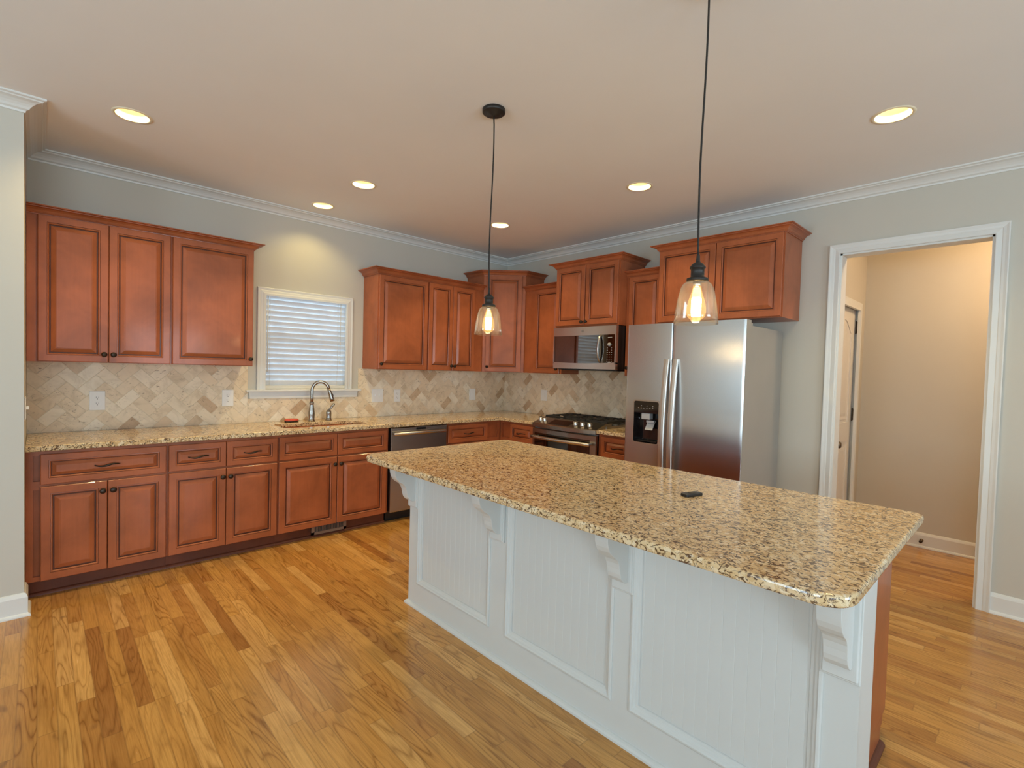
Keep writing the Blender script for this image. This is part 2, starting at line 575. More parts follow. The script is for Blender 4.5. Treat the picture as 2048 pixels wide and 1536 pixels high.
    def build(self, name, mats, parent=None, loc=None, rotz=0.0, recalc=True):
        me = bpy.data.meshes.new(name)
        me.from_pydata(self.v, [], self.f)
        if not isinstance(mats, (list, tuple)):
            mats = [mats]
        for m in mats:
            me.materials.append(M[m] if isinstance(m, str) else m)
        for p, mi, sm in zip(me.polygons, self.mi, self.sm):
            p.material_index = min(mi, len(mats) - 1)
            p.use_smooth = sm
        if recalc:
            bm = bmesh.new()
            bm.from_mesh(me)
            bmesh.ops.recalc_face_normals(bm, faces=bm.faces)
            bm.to_mesh(me)
            bm.free()
        me.validate()
        me.update()
        o = bpy.data.objects.new(name, me)
        COL.objects.link(o)
        if parent is not None:
            o.parent = parent
        if loc is not None:
            o.location = loc
        o.rotation_euler = (0, 0, rotz)
        return o


def tag(o, label, cat, group=None):
    o['label'] = label
    o['category'] = cat
    if group:
        o['group'] = group
    return o


def thing(name, label, cat, loc=(0, 0, 0), rotz=0.0, group=None):
    o = bpy.data.objects.new(name, None)
    o.empty_display_size = 0.05
    o.location = loc
    o.rotation_euler = (0, 0, rotz)
    COL.objects.link(o)
    return tag(o, label, cat, group)


def struct(o, label):
    o['kind'] = 'structure'
    o['label'] = label
    return o


def bevel(o, w=0.004, seg=3, ang=50):
    m = o.modifiers.new('edge_round', 'BEVEL')
    m.width, m.segments = w, seg
    m.limit_method = 'ANGLE'
    m.angle_limit = math.radians(ang)
    return o


ROT = lambda deg, ax: Matrix.Rotation(math.radians(deg), 4, ax)
TR = lambda x, y, z: Matrix.Translation((x, y, z))
FRONT = ROT(90, 'X')          # lathe axis z -> -y (out of a front that faces -y)

# ------------------------------------------------------------------ dimensions
ZC = 2.668        # ceiling
XR = -4.153       # kitchen side of the return wall
YR = -0.8245      # room side of the return wall
CT, CB = 0.866, 0.834   # counter top / underside
XL, YF = -8.0, -8.0     # far walls behind the camera
WX0, WX1, WZ0, WZ1 = -2.795, -1.966, 1.131, 1.985   # kitchen window opening
DY0, DY1, DZ = -4.240, -3.456, 2.240               # doorway opening in the right wall
HX = 1.14          # hall back wall
HYL = -3.386       # hall left wall

# ------------------------------------------------------------------ room shell
mb = MB()
mb.add([(XL, YF, 0), (HX, YF, 0), (HX, 0.0, 0), (XL, 0.0, 0), (XL, YF, -0.05), (HX, YF, -0.05), (HX, 0, -0.05), (XL, 0, -0.05)],
       [(0, 1, 2, 3), (7, 6, 5, 4), (0, 4, 5, 1), (1, 5, 6, 2), (2, 6, 7, 3), (3, 7, 4, 0)])
struct(mb.build('floor', 'floor'), 'honey oak strip floor running towards the sink wall')

CANS = [(-3.733, -1.037), (-2.397, -1.033), (-2.400, -0.335), (-1.066, -1.035), (-1.049, -2.470), (-1.049, -3.900)]
CAN_R = 0.077
bm = bmesh.new()
edges = []


def loop(pts, z):
    vs = [bm.verts.new((x, y, z)) for x, y in pts]
    return [bm.edges.new((vs[i], vs[(i + 1) % len(vs)])) for i in range(len(vs))]


edges += loop([(XL, YF), (0.0, YF), (0.0, 0.0), (XL, 0.0)], ZC)
for cx, cy in CANS:
    edges += loop([(cx + CAN_R * math.cos(2 * PI * i / 32), cy + CAN_R * math.sin(2 * PI * i / 32)) for i in range(32)], ZC)
bmesh.ops.triangle_fill(bm, use_beauty=True, edges=edges)
r = bmesh.ops.extrude_face_region(bm, geom=list(bm.faces))
bmesh.ops.translate(bm, vec=(0, 0, 0.012), verts=[g for g in r['geom'] if isinstance(g, bmesh.types.BMVert)])
bmesh.ops.recalc_face_normals(bm, faces=bm.faces)
me = bpy.data.meshes.new('ceiling')
bm.to_mesh(me)
bm.free()
me.materials.append(M['ceiling'])
ceil_o = bpy.data.objects.new('ceiling', me)
COL.objects.link(ceil_o)
struct(ceil_o, 'flat painted kitchen ceiling')

# window wall (behind sink), with the window opening
mb = MB()
mb.box(XL, WX0, 0, 0.14, 0, ZC).box(WX1, 0.14, 0, 0.14, 0, ZC).box(WX0, WX1, 0, 0.14, 0, WZ0).box(WX0, WX1, 0, 0.14, WZ1, ZC)
struct(mb.build('wall_back', 'wall'), 'greige wall behind the sink and window')
mb = MB()
mb.box(XL, XR, YR, 0.0, 0, ZC)
struct(mb.build('wall_left', 'wall'), 'greige return wall beside the cabinets')
mb = MB()
WT = 0.115
mb.box(0, WT, DY1, 0.0, 0, ZC).box(0, WT, YF, DY0, 0, ZC).box(0, WT, DY0, DY1, DZ, ZC)
struct(mb.build('wall_right', 'wall'), 'greige wall behind the refrigerator with the cased doorway')
# walls behind the camera, with the openings the daylight comes through
mb = MB()
mb.box(XL - .14, XL, YF, -6.0, 0, ZC).box(XL - .14, XL, -4.6, -3.6, 0, ZC).box(XL - .14, XL, -2.2, YR, 0, ZC)
for a, b in ((-6.0, -4.6), (-3.6, -2.2)):
    mb.box(XL - .14, XL, a, b, 0, 0.7).box(XL - .14, XL, a, b, 2.2, ZC)
struct(mb.build('wall_far', 'wall'), 'wall with the tall living room windows')
mb = MB()
mb.box(XL - .14, -6.75, YF - .14, YF, 0, ZC).box(-4.45, -2.9, YF - .14, YF, 0, ZC).box(-1.5, HX, YF - .14, YF, 0, ZC)
mb.box(-6.75, -4.45, YF - .14, YF, 2.1, ZC).box(-2.9, -1.5, YF - .14, YF, 0, 0.7).box(-2.9, -1.5, YF - .14, YF, 2.2, ZC)
struct(mb.build('wall_front', 'wall'), 'wall behind the camera with the patio door')
# the pantry hall behind the doorway
mb = MB()
mb.box(HX, HX + 0.1, -6.0, -2.6, 0, ZC)
struct(mb.build('wall_hall_back', 'wall'), 'plain wall at the back of the hall')
mb = MB()
mb.box(WT, 0.30, HYL, HYL + 0.1, 0, ZC).box(0.965, HX, HYL, HYL + 0.1, 0, ZC).box(0.30, 0.965, HYL, HYL + 0.1, 2.0, ZC)
struct(mb.build('wall_hall_left', 'wall'), 'hall wall holding the white panel door')
mb = MB()
mb.box(WT, HX, -6.1, -6.0, 0, ZC)
struct(mb.build('wall_hall_right', 'wall'), 'far end wall of the hall')
mb = MB()
mb.box(WT, HX, -6.0, -2.6, ZC, ZC + 0.05)
struct(mb.build('ceiling_hall', 'sofit'), 'hall ceiling')

# crown moulding of the room
CROWN = [(0, 0), (0.006, 0), (0.008, 0.010), (0.016, 0.014), (0.020, 0.016), (0.026, 0.026), (0.036, 0.036), (0.050, 0.045),
         (0.066, 0.050), (0.070, 0.050), (0.074, 0.056), (0.082, 0.058), (0.086, 0.060), (0.086, 0.068), (0, 0.068)]
mb = MB()
mb.sweep([(XL, YR), (XR, YR), (XR, 0), (0, 0), (0, YF)], CROWN, ZC - 0.068)
struct(mb.build('trim_1', 'trim'), 'white crown moulding around the ceiling')
BASE = [(0, 0), (0.026, 0), (0.026, 0.006), (0.022, 0.014), (0.014, 0.018), (0.014, 0.100), (0.010, 0.112), (0.006, 0.120), (0, 0.122)]
mb = MB()
mb.sweep([(XL, YR), (XR, YR), (XR, -0.66)], BASE)
struct(mb.build('baseboard_left', 'trim'), 'white baseboard of the return wall')
mb = MB()
mb.sweep([(0, DY0 - 0.062), (0, YF)], BASE)
mb.sweep([(0, -3.14), (0, DY1 + 0.062)], BASE)
struct(mb.build('baseboard_right', 'trim'), 'white baseboard right of the doorway')
mb = MB()
mb.sweep([(0.99, HYL), (HX, HYL), (HX, -6.0)], BASE)
struct(mb.build('baseboard_hall', 'trim'), 'white baseboard along the hall wall')

# doorway casing and jamb
CW = 0.064
mb = MB()
CAS = [(0, 0.0), (0.0, 0.016), (0.004, 0.018), (0.030, 0.014), (0.034, 0.016), (0.046, 0.018), (0.058, 0.022), (CW, 0.022), (CW, 0.0)]


def casing(mb, corners, plane):
    """corners: list of (u, w) inner path; profile (out, thickness) mitred in the wall plane; plane maps (u, w, t) to 3-D"""
    P = [Vector(c) for c in corners]
    nm = len(CAS)
    v, f = [], []
    for k in range(len(P)):
        def nrm(a, b):
            d = (b - a).normalized()
            return Vector((-d.y, d.x))
        n1 = nrm(P[k - 1], P[k]) if k else nrm(P[0], P[1])
        n2 = nrm(P[k], P[k + 1]) if k < len(P) - 1 else n1
        m = (n1 + n2).normalized()
        m = m / m.dot(n1)
        for o, th in CAS:
            q = P[k] + m * o
            v.append(plane(q.x, q.y, th))
    for k in range(len(P) - 1):
        for i in range(nm):
            j = (i + 1) % nm
            f.append((k * nm + i, k * nm + j, (k + 1) * nm + j, (k + 1) * nm + i))
    f.append(tuple(range(nm)))
    f.append(tuple((len(P) - 1) * nm + i for i in range(nm)))
    mb.add(v, f)


casing(mb, [(DY0, 0), (DY0, DZ), (DY1, DZ), (DY1, 0)], lambda u, w, t: (-t, u, w))
casing(mb, [(DY0, 0), (DY0, DZ), (DY1, DZ), (DY1, 0)], lambda u, w, t: (WT + t, u, w))
J = 0.012
mb.box(-0.002, WT + 0.002, DY1 - J, DY1, 0, DZ).box(-0.002, WT + 0.002, DY0, DY0 + J, 0, DZ).box(-0.002, WT + 0.002, DY0, DY1, DZ - J, DZ)
struct(mb.build('trim_2', 'trim'), 'white casing around the open doorway')

# hall door with its casing
mb = MB()
casing(mb, [(0.965, 0), (0.965, 2.0), (0.30, 2.0), (0.30, 0)], lambda u, w, t: (u, HYL - t, w))
mb.box(0.952, 0.966, HYL - 0.002, HYL + 0.1, 0, 2.0).box(0.299, 0.3045, HYL - 0.002, HYL + 0.1, 0, 2.0).box(0.299, 0.966, HYL - 0.002, HYL + 0.1, 1.987, 2.001)
struct(mb.build('trim_3', 'trim'), 'white casing around the hall door')
mb = MB()
dx0, dx1, dyf = 0.305, 0.950, HYL + 0.026
mb.box(dx0, dx1, dyf + 0.004, dyf + 0.036, 0.008, 1.985)


def arch_panel(mb, x0, x1, z0, z1, rise, yf, inset, depth):
    def outline(a):
        pts = [(x0 + a, z0 + a), (x1 - a, z0 + a)]
        n = 14 if rise else 1
        for i in range(n + 1):
            s = i / n
            x = (x1 - a) + (x0 - x1 + 2 * a) * s
            pts.append((x, z1 - a + rise * (math.sin(PI * s) ** 1.3 if rise else 0)))
        return pts
    A, B, C = outline(0), outline(inset * 0.5), outline(inset)
    n = len(A)
    v = [(x, yf, z) for x, z in A] + [(x, yf + depth, z) for x, z in B] + [(x, yf + 0.001, z) for x, z in C]
    f = [(i, (i + 1) % n, n + (i + 1) % n, n + i) for i in range(n)] + [(n + i, n + (i + 1) % n, 2 * n + (i + 1) % n, 2 * n + i) for i in range(n)]
    f.append(tuple(2 * n + i for i in range(n)))
    mb.add(v, f)


# stiles and rails around two sunk panels
yf = dyf
for a in ((dx0, dx0 + 0.12, 0.008, 1.985), (dx1 - 0.12, dx1, 0.008, 1.985), (dx0 + .12, dx1 - .12, 0.008, 0.22), (dx0 + .12, dx1 - .12, 0.84, 1.00)):
    mb.box(a[0], a[1], yf - 0.002, yf + 0.01, a[2], a[3])
n = 14
pts = []
for i in range(n + 1):
    s = i / n
    pts.append((dx1 - .12 + (dx0 - dx1 + .24) * s, 1.74 + 0.10 * math.sin(PI * s) ** 1.3))
v = [(x, yf - 0.002, z) for x, z in pts] + [(x, yf - 0.002, 1.985) for x, z in pts] + [(x, yf + 0.010, z) for x, z in pts]
f = [(i, i + 1, n + 2 + i, n + 1 + i) for i in range(n)] + [(i, i + 1, 2 * n + 3 + i, 2 * n + 2 + i) for i in range(n)]
mb.add(v, f)
arch_panel(mb, dx0 + .145, dx1 - .145, 1.025, 1.715, 0.10, yf + 0.0005, 0.05, 0.004)
arch_panel(mb, dx0 + .145, dx1 - .145, 0.245, 0.815, 0.0, yf + 0.0005, 0.05, 0.004)
door_o = mb.build('door_1', 'door')
struct(door_o, 'white two panel door with arched top panel in the hall')
for z in (1.80, 1.06, 0.25):
    h = MB()
    h.box(0.9495, 0.9518, HYL + 0.003, HYL + 0.023, z - 0.050, z + 0.050)
    h.tube([(0.948, HYL + 0.021, z - 0.055), (0.948, HYL + 0.021, z + 0.055)], 0.005, 8)
    h.build('hinge', 'hinge', door_o)
h = MB()
h.lathe([(0.026, 0), (0.026, 0.006), (0.011, 0.010), (0.010, 0.032), (0.022, 0.040), (0.027, 0.052), (0.022, 0.064), (0.0, 0.068)], 16, TR(0.372, yf - 0.002, 0.85) @ FRONT)
h.build('door_knob', 'hinge', door_o)

# door stop on the hall baseboard
t = thing('door_stop', 'small bronze door stop screwed to the hall baseboard', 'door stop', (HX - 0.014, -3.849, 0.060))
h = MB()
h.lathe([(0.014, 0), (0.014, 0.004), (0.006, 0.006), (0.006, 0.040)], 12, ROT(-90, 'Y'))
h.build('spring_rod', 'hinge', t)
h = MB()
h.lathe([(0.010, 0.040), (0.012, 0.044), (0.012, 0.054), (0.0, 0.058)], 12, ROT(-90, 'Y'))
h.build('rubber_tip', 'bronze', t)

# ------------------------------------------------------------------ living room windows behind the camera
def far_window(i, a, b, axis, z0=0.7, z1=2.2):
    w = bpy.data.objects.new('window_%d' % i, None)
    COL.objects.link(w)
    struct(w, 'tall white framed window of the living room')
    mb = MB()
    rects = [(a, a + .06, z0, z1), (b - .06, b, z0, z1), (a, b, z0, z0 + .06), (a, b, z1 - .06, z1), (a, b, (z0 + z1) / 2 - .02, (z0 + z1) / 2 + .02)]
    for u0, u1, w0, w1 in rects:
        if axis == 'x':
            mb.box(XL - 0.10, XL - 0.05, u0, u1, w0, w1)
        else:
            mb.box(u0, u1, YF - 0.10, YF - 0.05, w0, w1)
    mb.build('frame', 'trim', w)
    mb = MB()
    if axis == 'x':
        mb.box(XL - 0.080, XL - 0.074, a + .05, b - .05, z0 + .05, z1 - .05)
    else:
        mb.box(a + .05, b - .05, YF - 0.080, YF - 0.074, z0 + .05, z1 - .05)
    mb.build('pane', 'pane', w)


far_window(2, -6.0, -4.6, 'x')
far_window(3, -3.6, -2.2, 'x')
far_window(4, -2.9, -1.5, 'y')
far_window(5, -6.75, -4.45, 'y', 0.0, 2.1)

# ------------------------------------------------------------------ kitchen window
win = bpy.data.objects.new('window_1', None)
COL.objects.link(win)
struct(win, 'white framed window above the sink')
mb = MB()
CAS = [(0, 0.0), (0.0, 0.014), (0.004, 0.018), (0.022, 0.016), (0.026, 0.018), (0.040, 0.020), (0.050, 0.024), (0.066, 0.024), (0.066, 0.0)]
casing(mb, [(WX1, WZ0), (WX1, WZ1), (WX0, WZ1), (WX0, WZ0)], lambda u, w, t: (u, -t, w))
mb.build('casing', 'trim', win)
mb = MB()
mb.rbox(WX0 - 0.083, WX1 + 0.083, -0.045, 0.05, WZ0 - 0.012, WZ0 + 0.006, 0.004)
mb.build('stool', 'trim', win)
mb = MB()
mb.extrude_profile([(WX0 - 0.060, WZ0 - 0.012), (WX0 - 0.050, WZ0 - 0.068), (WX1 + 0.050, WZ0 - 0.068), (WX1 + 0.060, WZ0 - 0.012)], ROT(90, 'X'), 0.018)
mb.build('apron', 'trim', win)
mb = MB()
for a in ((WX0, WX0 + .012, WZ0, WZ1), (WX1 - .012, WX1, WZ0, WZ1), (WX0, WX1, WZ1 - .012, WZ1), (WX0, WX1, WZ0, WZ0 + .008)):
    mb.box(a[0], a[1], -0.002, 0.14, a[2], a[3])
mb.build('jamb', 'trim', win)
mb = MB()
zm = (WZ0 + WZ1) / 2
for a in ((WX0 + .012, WX0 + .052, WZ0, WZ1), (WX1 - .052, WX1 - .012, WZ0, WZ1), (WX0, WX1, WZ1 - .05, WZ1 - .012), (WX0, WX1, WZ0 + .008, WZ0 + .06), (WX0 + .05, WX1 - .05, zm - .02, zm + .02)):
    mb.box(a[0], a[1], 0.085, 0.12, a[2], a[3])
mb.build('sash', 'trim', win)
mb = MB()
mb.box(WX0 + .05, WX1 - .05, 0.100, 0.104, WZ0 + .05, WZ1 - .045)
mb.build('pane', 'pane', win)

# blind hanging in the window
bl = thing('window_blind', 'white slatted blind lowered over the window above the sink', 'blind', ((WX0 + WX1) / 2, 0.03, WZ0 + 0.008))
bx0, bx1 = WX0 + 0.016, WX1 - 0.024
ox, oy, oz = (WX0 + WX1) / 2, 0.03, WZ0 + 0.008
mb = MB()
mb.rbox(bx0 - ox, bx1 + 0.008 - ox, -0.034, 0.034, 1.938 - oz, WZ1 - 0.014 - oz, 0.004)
mb.build('valance', 'blindrail', bl)
mb = MB()
NS, PIT = 17, 0.0452
for k in range(NS):
    z = 1.915 - k * PIT - oz
    ang = math.radians(62)
    c, s = math.cos(ang), math.sin(ang)
    prof = [(-0.0245, 0.000), (-0.012, 0.0022), (0.0, 0.003), (0.012, 0.0022), (0.0245, 0.000), (0.0245, -0.0026), (0.012, -0.0010), (0.0, -0.0004), (-0.012, -0.0010), (-0.0245, -0.0026)]
    q = [(a * c - b * s, -(a * s + b * c)) for a, b in prof]   # room-side edge leans up
    v = [(bx0 - ox, y, z + w) for y, w in q] + [(bx1 - ox, y, z + w) for y, w in q]
    n = len(q)
    f = [(i, (i + 1) % n, n + (i + 1) % n, n + i) for i in range(n)] + [tuple(range(n)), tuple(range(n, 2 * n))]
    mb.add(v, f)
mb.build('slats', 'blind', bl)
mb = MB()
mb.rbox(bx0 - ox, bx1 - ox, -0.026, 0.026, 0.002, 0.030, 0.004)
mb.build('bottom_rail', 'blindrail', bl)
for x in (-2.690, -2.100):
    mb = MB()
    for y in (-0.020, 0.020):
        mb.tube([(x - ox, y, 0.03), (x - ox, y, 1.94 - oz)], 0.0012, 6)
    mb.build('ladder_cord', 'blindrail', bl)
mb = MB()
mb.tube([(-2.712 - ox, -0.036, 1.93 - oz), (-2.712 - ox, -0.036, 1.285 - oz)], 0.0042, 8)
mb.build('tilt_wand', 'blindrail', bl)
mb = MB()
mb.tube([(-2.083 - ox, -0.034, 1.94 - oz), (-2.083 - ox, -0.036, 1.56 - oz)], 0.0013, 6)
mb.tube([(-2.078 - ox, -0.034, 1.94 - oz), (-2.082 - ox, -0.036, 1.39 - oz)], 0.0013, 6)
for z in (1.56, 1.39):
    mb.lathe([(0.0015, 0.026), (0.005, 0.014), (0.006, 0.0), (0.0, -0.002)], 10, TR(-2.083 - ox, -0.036, z - oz - 0.02))
mb.build('lift_cord', 'blindrail', bl)

# ------------------------------------------------------------------ backsplash
TL, TW, GR = 0.140, 0.070, 0.0026


def clip(poly, a0, a1, b0, b1):
    def cut(ps, ins, inter):
        out = []
        for i in range(len(ps)):
            p, q = ps[i - 1], ps[i]
            if ins(q):
                if not ins(p):
                    out.append(inter(p, q))
                out.append(q)
            elif ins(p):
                out.append(inter(p, q))
        return out

    def ix(c):
        return lambda p, q: (c, p[1] + (q[1] - p[1]) * (c - p[0]) / (q[0] - p[0]))

    def iy(c):
        return lambda p, q: (p[0] + (q[0] - p[0]) * (c - p[1]) / (q[1] - p[1]), c)
    for ins, inter in ((lambda p: p[0] >= a0, ix(a0)), (lambda p: p[0] <= a1, ix(a1)), (lambda p: p[1] >= b0, iy(b0)), (lambda p: p[1] <= b1, iy(b1))):
        poly = cut(poly, ins, inter)
        if len(poly) < 3:
            return []
    return poly


def herringbone(regions, to3d, name, label):
    """45 degree herringbone of bricks clipped to rectangles; every brick is its own little slab"""
    mb = MB()
    a0 = min(r[0] for r in regions); a1 = max(r[1] for r in regions)
    b0 = min(r[2] for r in regions); b1 = max(r[3] for r in regions)
    R = a1 - a0 + b1 - b0
    N = int(R / TW) + 6
    c = math.sqrt(0.5)
    area = lambda ps: abs(sum(ps[i - 1][0] * ps[i][1] - ps[i][0] * ps[i - 1][1] for i in range(len(ps)))) / 2
    for i in range(-N, N):
        for j in range(-N, N):
            rects = []
            if (i - j) % 4 == 0:
                rects.append((i, i + 2, j, j + 1))
            if (i - j) % 4 == 3:
                rects.append((i, i + 1, j, j + 2))
            for x0, x1, y0, y1 in rects:
                g = GR / TW / 2
                q = [(x0 + g, y0 + g), (x1 - g, y0 + g), (x1 - g, y1 - g), (x0 + g, y1 - g)]
                q = [((x - y) * c * TW + (a0 + a1) / 2, (x + y) * c * TW + (b0 + b1) / 2) for x, y in q]
                for rg in regions:
                    p = clip(q, *rg)
                    if len(p) >= 3 and area(p) > 2e-5:
                        n = len(p)
                        cxm = sum(a for a, b in p) / n
                        czm = sum(b for a, b in p) / n
                        inn = [(cxm + (a - cxm) * 0.975, czm + (b - czm) * 0.975) for a, b in p]
                        v = [to3d(a, b, 0.004) for a, b in p] + [to3d(a, b, 0.0068) for a, b in p] + [to3d(a, b, 0.008) for a, b in inn]
                        f = [(k, (k + 1) % n, n + (k + 1) % n, n + k) for k in range(n)] + [(n + k, n + (k + 1) % n, 2 * n + (k + 1) % n, 2 * n + k) for k in range(n)]
                        f.append(tuple(range(2 * n, 3 * n)))
                        mb.add(v, f, 0)
    for r0, r1, r2, r3 in regions:
        v = [to3d(r0, r2, 0.001), to3d(r1, r2, 0.001), to3d(r1, r3, 0.001), to3d(r0, r3, 0.001),
             to3d(r0, r2, 0.0055), to3d(r1, r2, 0.0055), to3d(r1, r3, 0.0055), to3d(r0, r3, 0.0055)]
        mb.add(v, [(0, 1, 2, 3), (4, 5, 6, 7), (0, 1, 5, 4), (1, 2, 6, 5), (2, 3, 7, 6), (3, 0, 4, 7)], 1)
    o = mb.build(name, ['tile', 'grout'], recalc=True)
    return tag(o, label, 'backsplash')


ZT = 1.331
WLc, WRc = WX0 - 0.066, WX1 + 0.066
WBc = WZ0 - 0.068
herringbone([(XR, WLc, CT, ZT), (WLc, WRc, CT, WBc), (WRc, -0.008, CT, ZT)], lambda a, b, t: (a, -t, b),
            'tile_backsplash', 'beige herringbone stone backsplash around the sink window')
herringbone([(-2.235, -0.008, CT, 1.385)], lambda a, b, t: (-t, a, b),
            'tile_backsplash', 'beige herringbone stone backsplash behind the range')

# ------------------------------------------------------------------ cabinets
RINGS = [(0.0, 0.003), (0.003, 0.0), (0.040, 0.0), (0.0415, 0.0035), (0.046, 0.0030), (0.0505, 0.0075), (0.0515, 0.0135), (0.0575, 0.0135),
         (0.0585, 0.0110), (0.080, 0.0020), (0.0825, 0.0020), (0.084, 0.0008)]
DARK = (2, 5, 6)  # dark ring faces: glaze lines, the groove widened to paint in shade
RINGS_D = [(0.0, 0.003), (0.003, 0.0), (0.034, 0.0), (0.0355, 0.0035), (0.039, 0.0030), (0.044, 0.0070), (0.0455, 0.0120), (0.048, 0.0120),
           (0.050, 0.0105), (0.064, 0.0026), (0.066, 0.0014)]


def knob(parent, x, z, yf):
    h = MB()
    h.lathe([(0.008, 0.0), (0.008, 0.002), (0.0055, 0.005), (0.0055, 0.014), (0.0140, 0.018), (0.0165, 0.022), (0.0150, 0.027), (0.0090, 0.030), (0.0, 0.031)],
            16, TR(x, yf, z) @ FRONT)
    return h.build('knob', 'bronze', parent)


def pull(parent, x, z, yf, w=0.115):
    h = MB()
    pts = []
    rad = []
    n = 16
    for i in range(n + 1):
        s = i / n
        y = -0.004 - 0.026 * math.sin(PI * min(1, s * 1.0)) ** 0.55
        if i in (0, n):
            y = 0.0
        pts.append((x - w / 2 + w * s, yf + y, z + 0.0055 * math.sin(2 * PI * (s - 0.5))))
        rad.append(0.0036 + 0.0028 * math.sin(PI * s) ** 2)
    h.tube(pts, rad, 8)
    return h.build('pull_handle', 'bronze', parent)


def front(parent, name, x0, x1, z0, z1, yf, rings=RINGS):
    h = MB()
    h.panel(x0, x1, z0, z1, yf, 0.020, rings, DARK)
    return h.build(name, ['cherry', 'glaze_shade'], parent)


def base_cab(label, loc, rotz, w, doors, drawers, knobs=(), pulls=(), toe_end=None, filler=None, group='cherry base cabinets', depth=0.611, door_name='door'):
    """local frame: x 0..w, wall at y=0, front towards -y"""
    t = thing('base_cabinet', label, 'cabinet', loc, rotz, group)
    b = MB()
    yb, fy = -0.004, -depth
    b.box(0, w, yb, fy + 0.019, 0.095, CB - 0.001)
    st = 0.030
    # face frame: stiles and rails
    b.box(0, st, fy, fy + 0.0195, 0.095, CB - 0.001).box(w - st, w, fy, fy + 0.0195, 0.095, CB - 0.001)
    b.box(st, w - st, fy, fy + 0.0195, CB - 0.030, CB - 0.001).box(st, w - st, fy, fy + 0.0195, 0.095, 0.12)
    b.box(st, w - st, fy + 0.0005, fy + 0.0195, 0.612, 0.660)
    b.build('carcass', 'cherry', t)
    k = MB()
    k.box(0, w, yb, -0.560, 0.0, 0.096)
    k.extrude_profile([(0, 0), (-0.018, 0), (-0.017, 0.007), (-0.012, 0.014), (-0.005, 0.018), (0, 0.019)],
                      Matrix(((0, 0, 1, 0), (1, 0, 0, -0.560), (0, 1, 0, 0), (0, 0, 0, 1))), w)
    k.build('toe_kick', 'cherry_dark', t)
    made = []
    for (a, c) in doors:
        made.append(front(t, door_name, a, c, 0.097, 0.630, fy - 0.020))
    dr = []
    for (a, c) in drawers:
        dr.append(front(t, 'drawer_front', a, c, 0.643, 0.813, fy - 0.020, RINGS_D))
    for di, x, z in knobs:
        knob(made[di], x, z, fy - 0.020)
    for di, x in pulls:
        pull(dr[di], x, 0.728, fy - 0.0195)
    return t


KZ = 0.574
# unit by the return wall (local x measured from XR)
X0 = XR + 0.002
L = lambda *xs: tuple(x - X0 for x in xs)
base_cab('cherry base cabinet against the return wall, one wide drawer over two doors', (X0, 0, 0), 0, -3.499 - X0,
         [L(-4.091, -3.800), L(-3.796, -3.507)], [L(-4.091, -3.507)], [(0, -3.822 - X0, KZ), (1, -3.772 - X0, KZ)], [(0, -3.799 - X0)])
X1 = -3.498
L = lambda *xs: tuple(x - X1 for x in xs)
base_cab('cherry base cabinet left of the sink cabinet, two small drawers over two doors', (X1, 0, 0), 0, -2.823 - X1,
         [L(-3.491, -3.165), L(-3.161, -2.829)], [L(-3.491, -3.165), L(-3.161, -2.829)], [(0, -3.187 - X1, KZ), (1, -3.139 - X1, KZ)],
         [(0, -3.328 - X1), (1, -2.995 - X1)])
X2 = -2.822
L = lambda *xs: tuple(x - X2 for x in xs)
base_cab('cherry sink cabinet with two false fronts without handles above two doors', (X2, 0, 0), 0, -1.914 - X2,
         [L(-2.815, -2.375), L(-2.370, -1.935)], [L(-2.815, -2.375), L(-2.370, -1.935)], [(0, -2.397 - X2, KZ), (1, -2.348 - X2, KZ)], [])
X3 = -1.300
L = lambda *xs: tuple(x - X3 for x in xs)
base_cab('cherry corner base cabinet right of the dishwasher, single drawer front', (X3, 0, 0), 0, -0.614 - X3,
         [L(-1.287, -0.798)], [L(-1.287, -0.798)], [(0, -0.83 - X3, KZ)], [(0, -1.040 - X3)])
Y4 = -0.612
base_cab('narrow cherry base cabinet between the corner and the range', (0, Y4, 0), -PI / 2, 1.112 - 0.612,
         [(0.170, 0.492)], [(0.170, 0.492)], [(0, 0.46, KZ)], [(0, 0.331)])
Y5 = -1.874
base_cab('small cherry base cabinet between the range and the refrigerator', (0, Y5, 0), -PI / 2, 0.362,
         [(0.036, 0.355)], [(0.036, 0.355)], [(0, 0.32, KZ)], [(0, 0.200)])

CCROWN = [(0, 0), (0.006, 0), (0.007, 0.006), (0.012, 0.008), (0.013, 0.011), (0.016, 0.013), (0.021, 0.024), (0.030, 0.032), (0.043, 0.037),
          (0.047, 0.037), (0.048, 0.041), (0.055, 0.043), (0.062, 0.044), (0.062, 0.050), (0, 0.050)]
CCROWN_TALL = [(o_, z_ * 1.14) for o_, z_ in CCROWN]


def upper_cab(label, loc, rotz, w, z0, z1, depth, doors, knobs=(), name='wall_cabinet', rail=True, ztop=None, zb=None):
    t = thing(name, label, 'cabinet', loc, rotz, 'cherry wall cabinets')
    ztop = z1 + 0.006 if ztop is None else ztop
    b = MB()
    fy = -depth + 0.020
    b.box(0, w, -0.004, fy, z0, ztop)
    b.build('carcass', 'cherry', t)
    made = []
    for a, c in doors:
        made.append(front(t, 'door', a, c, z0 + 0.003 if zb is None else zb, z1, fy - 0.020))
    for di, x, z in knobs:
        knob(made[di], x, z, fy - 0.020)
    return t


def crown_of(parent, path, z, mat='cherry', prof=CCROWN):
    b = MB()
    b.sweep(path, prof, z)
    return b.build('crown_moulding', mat, parent)


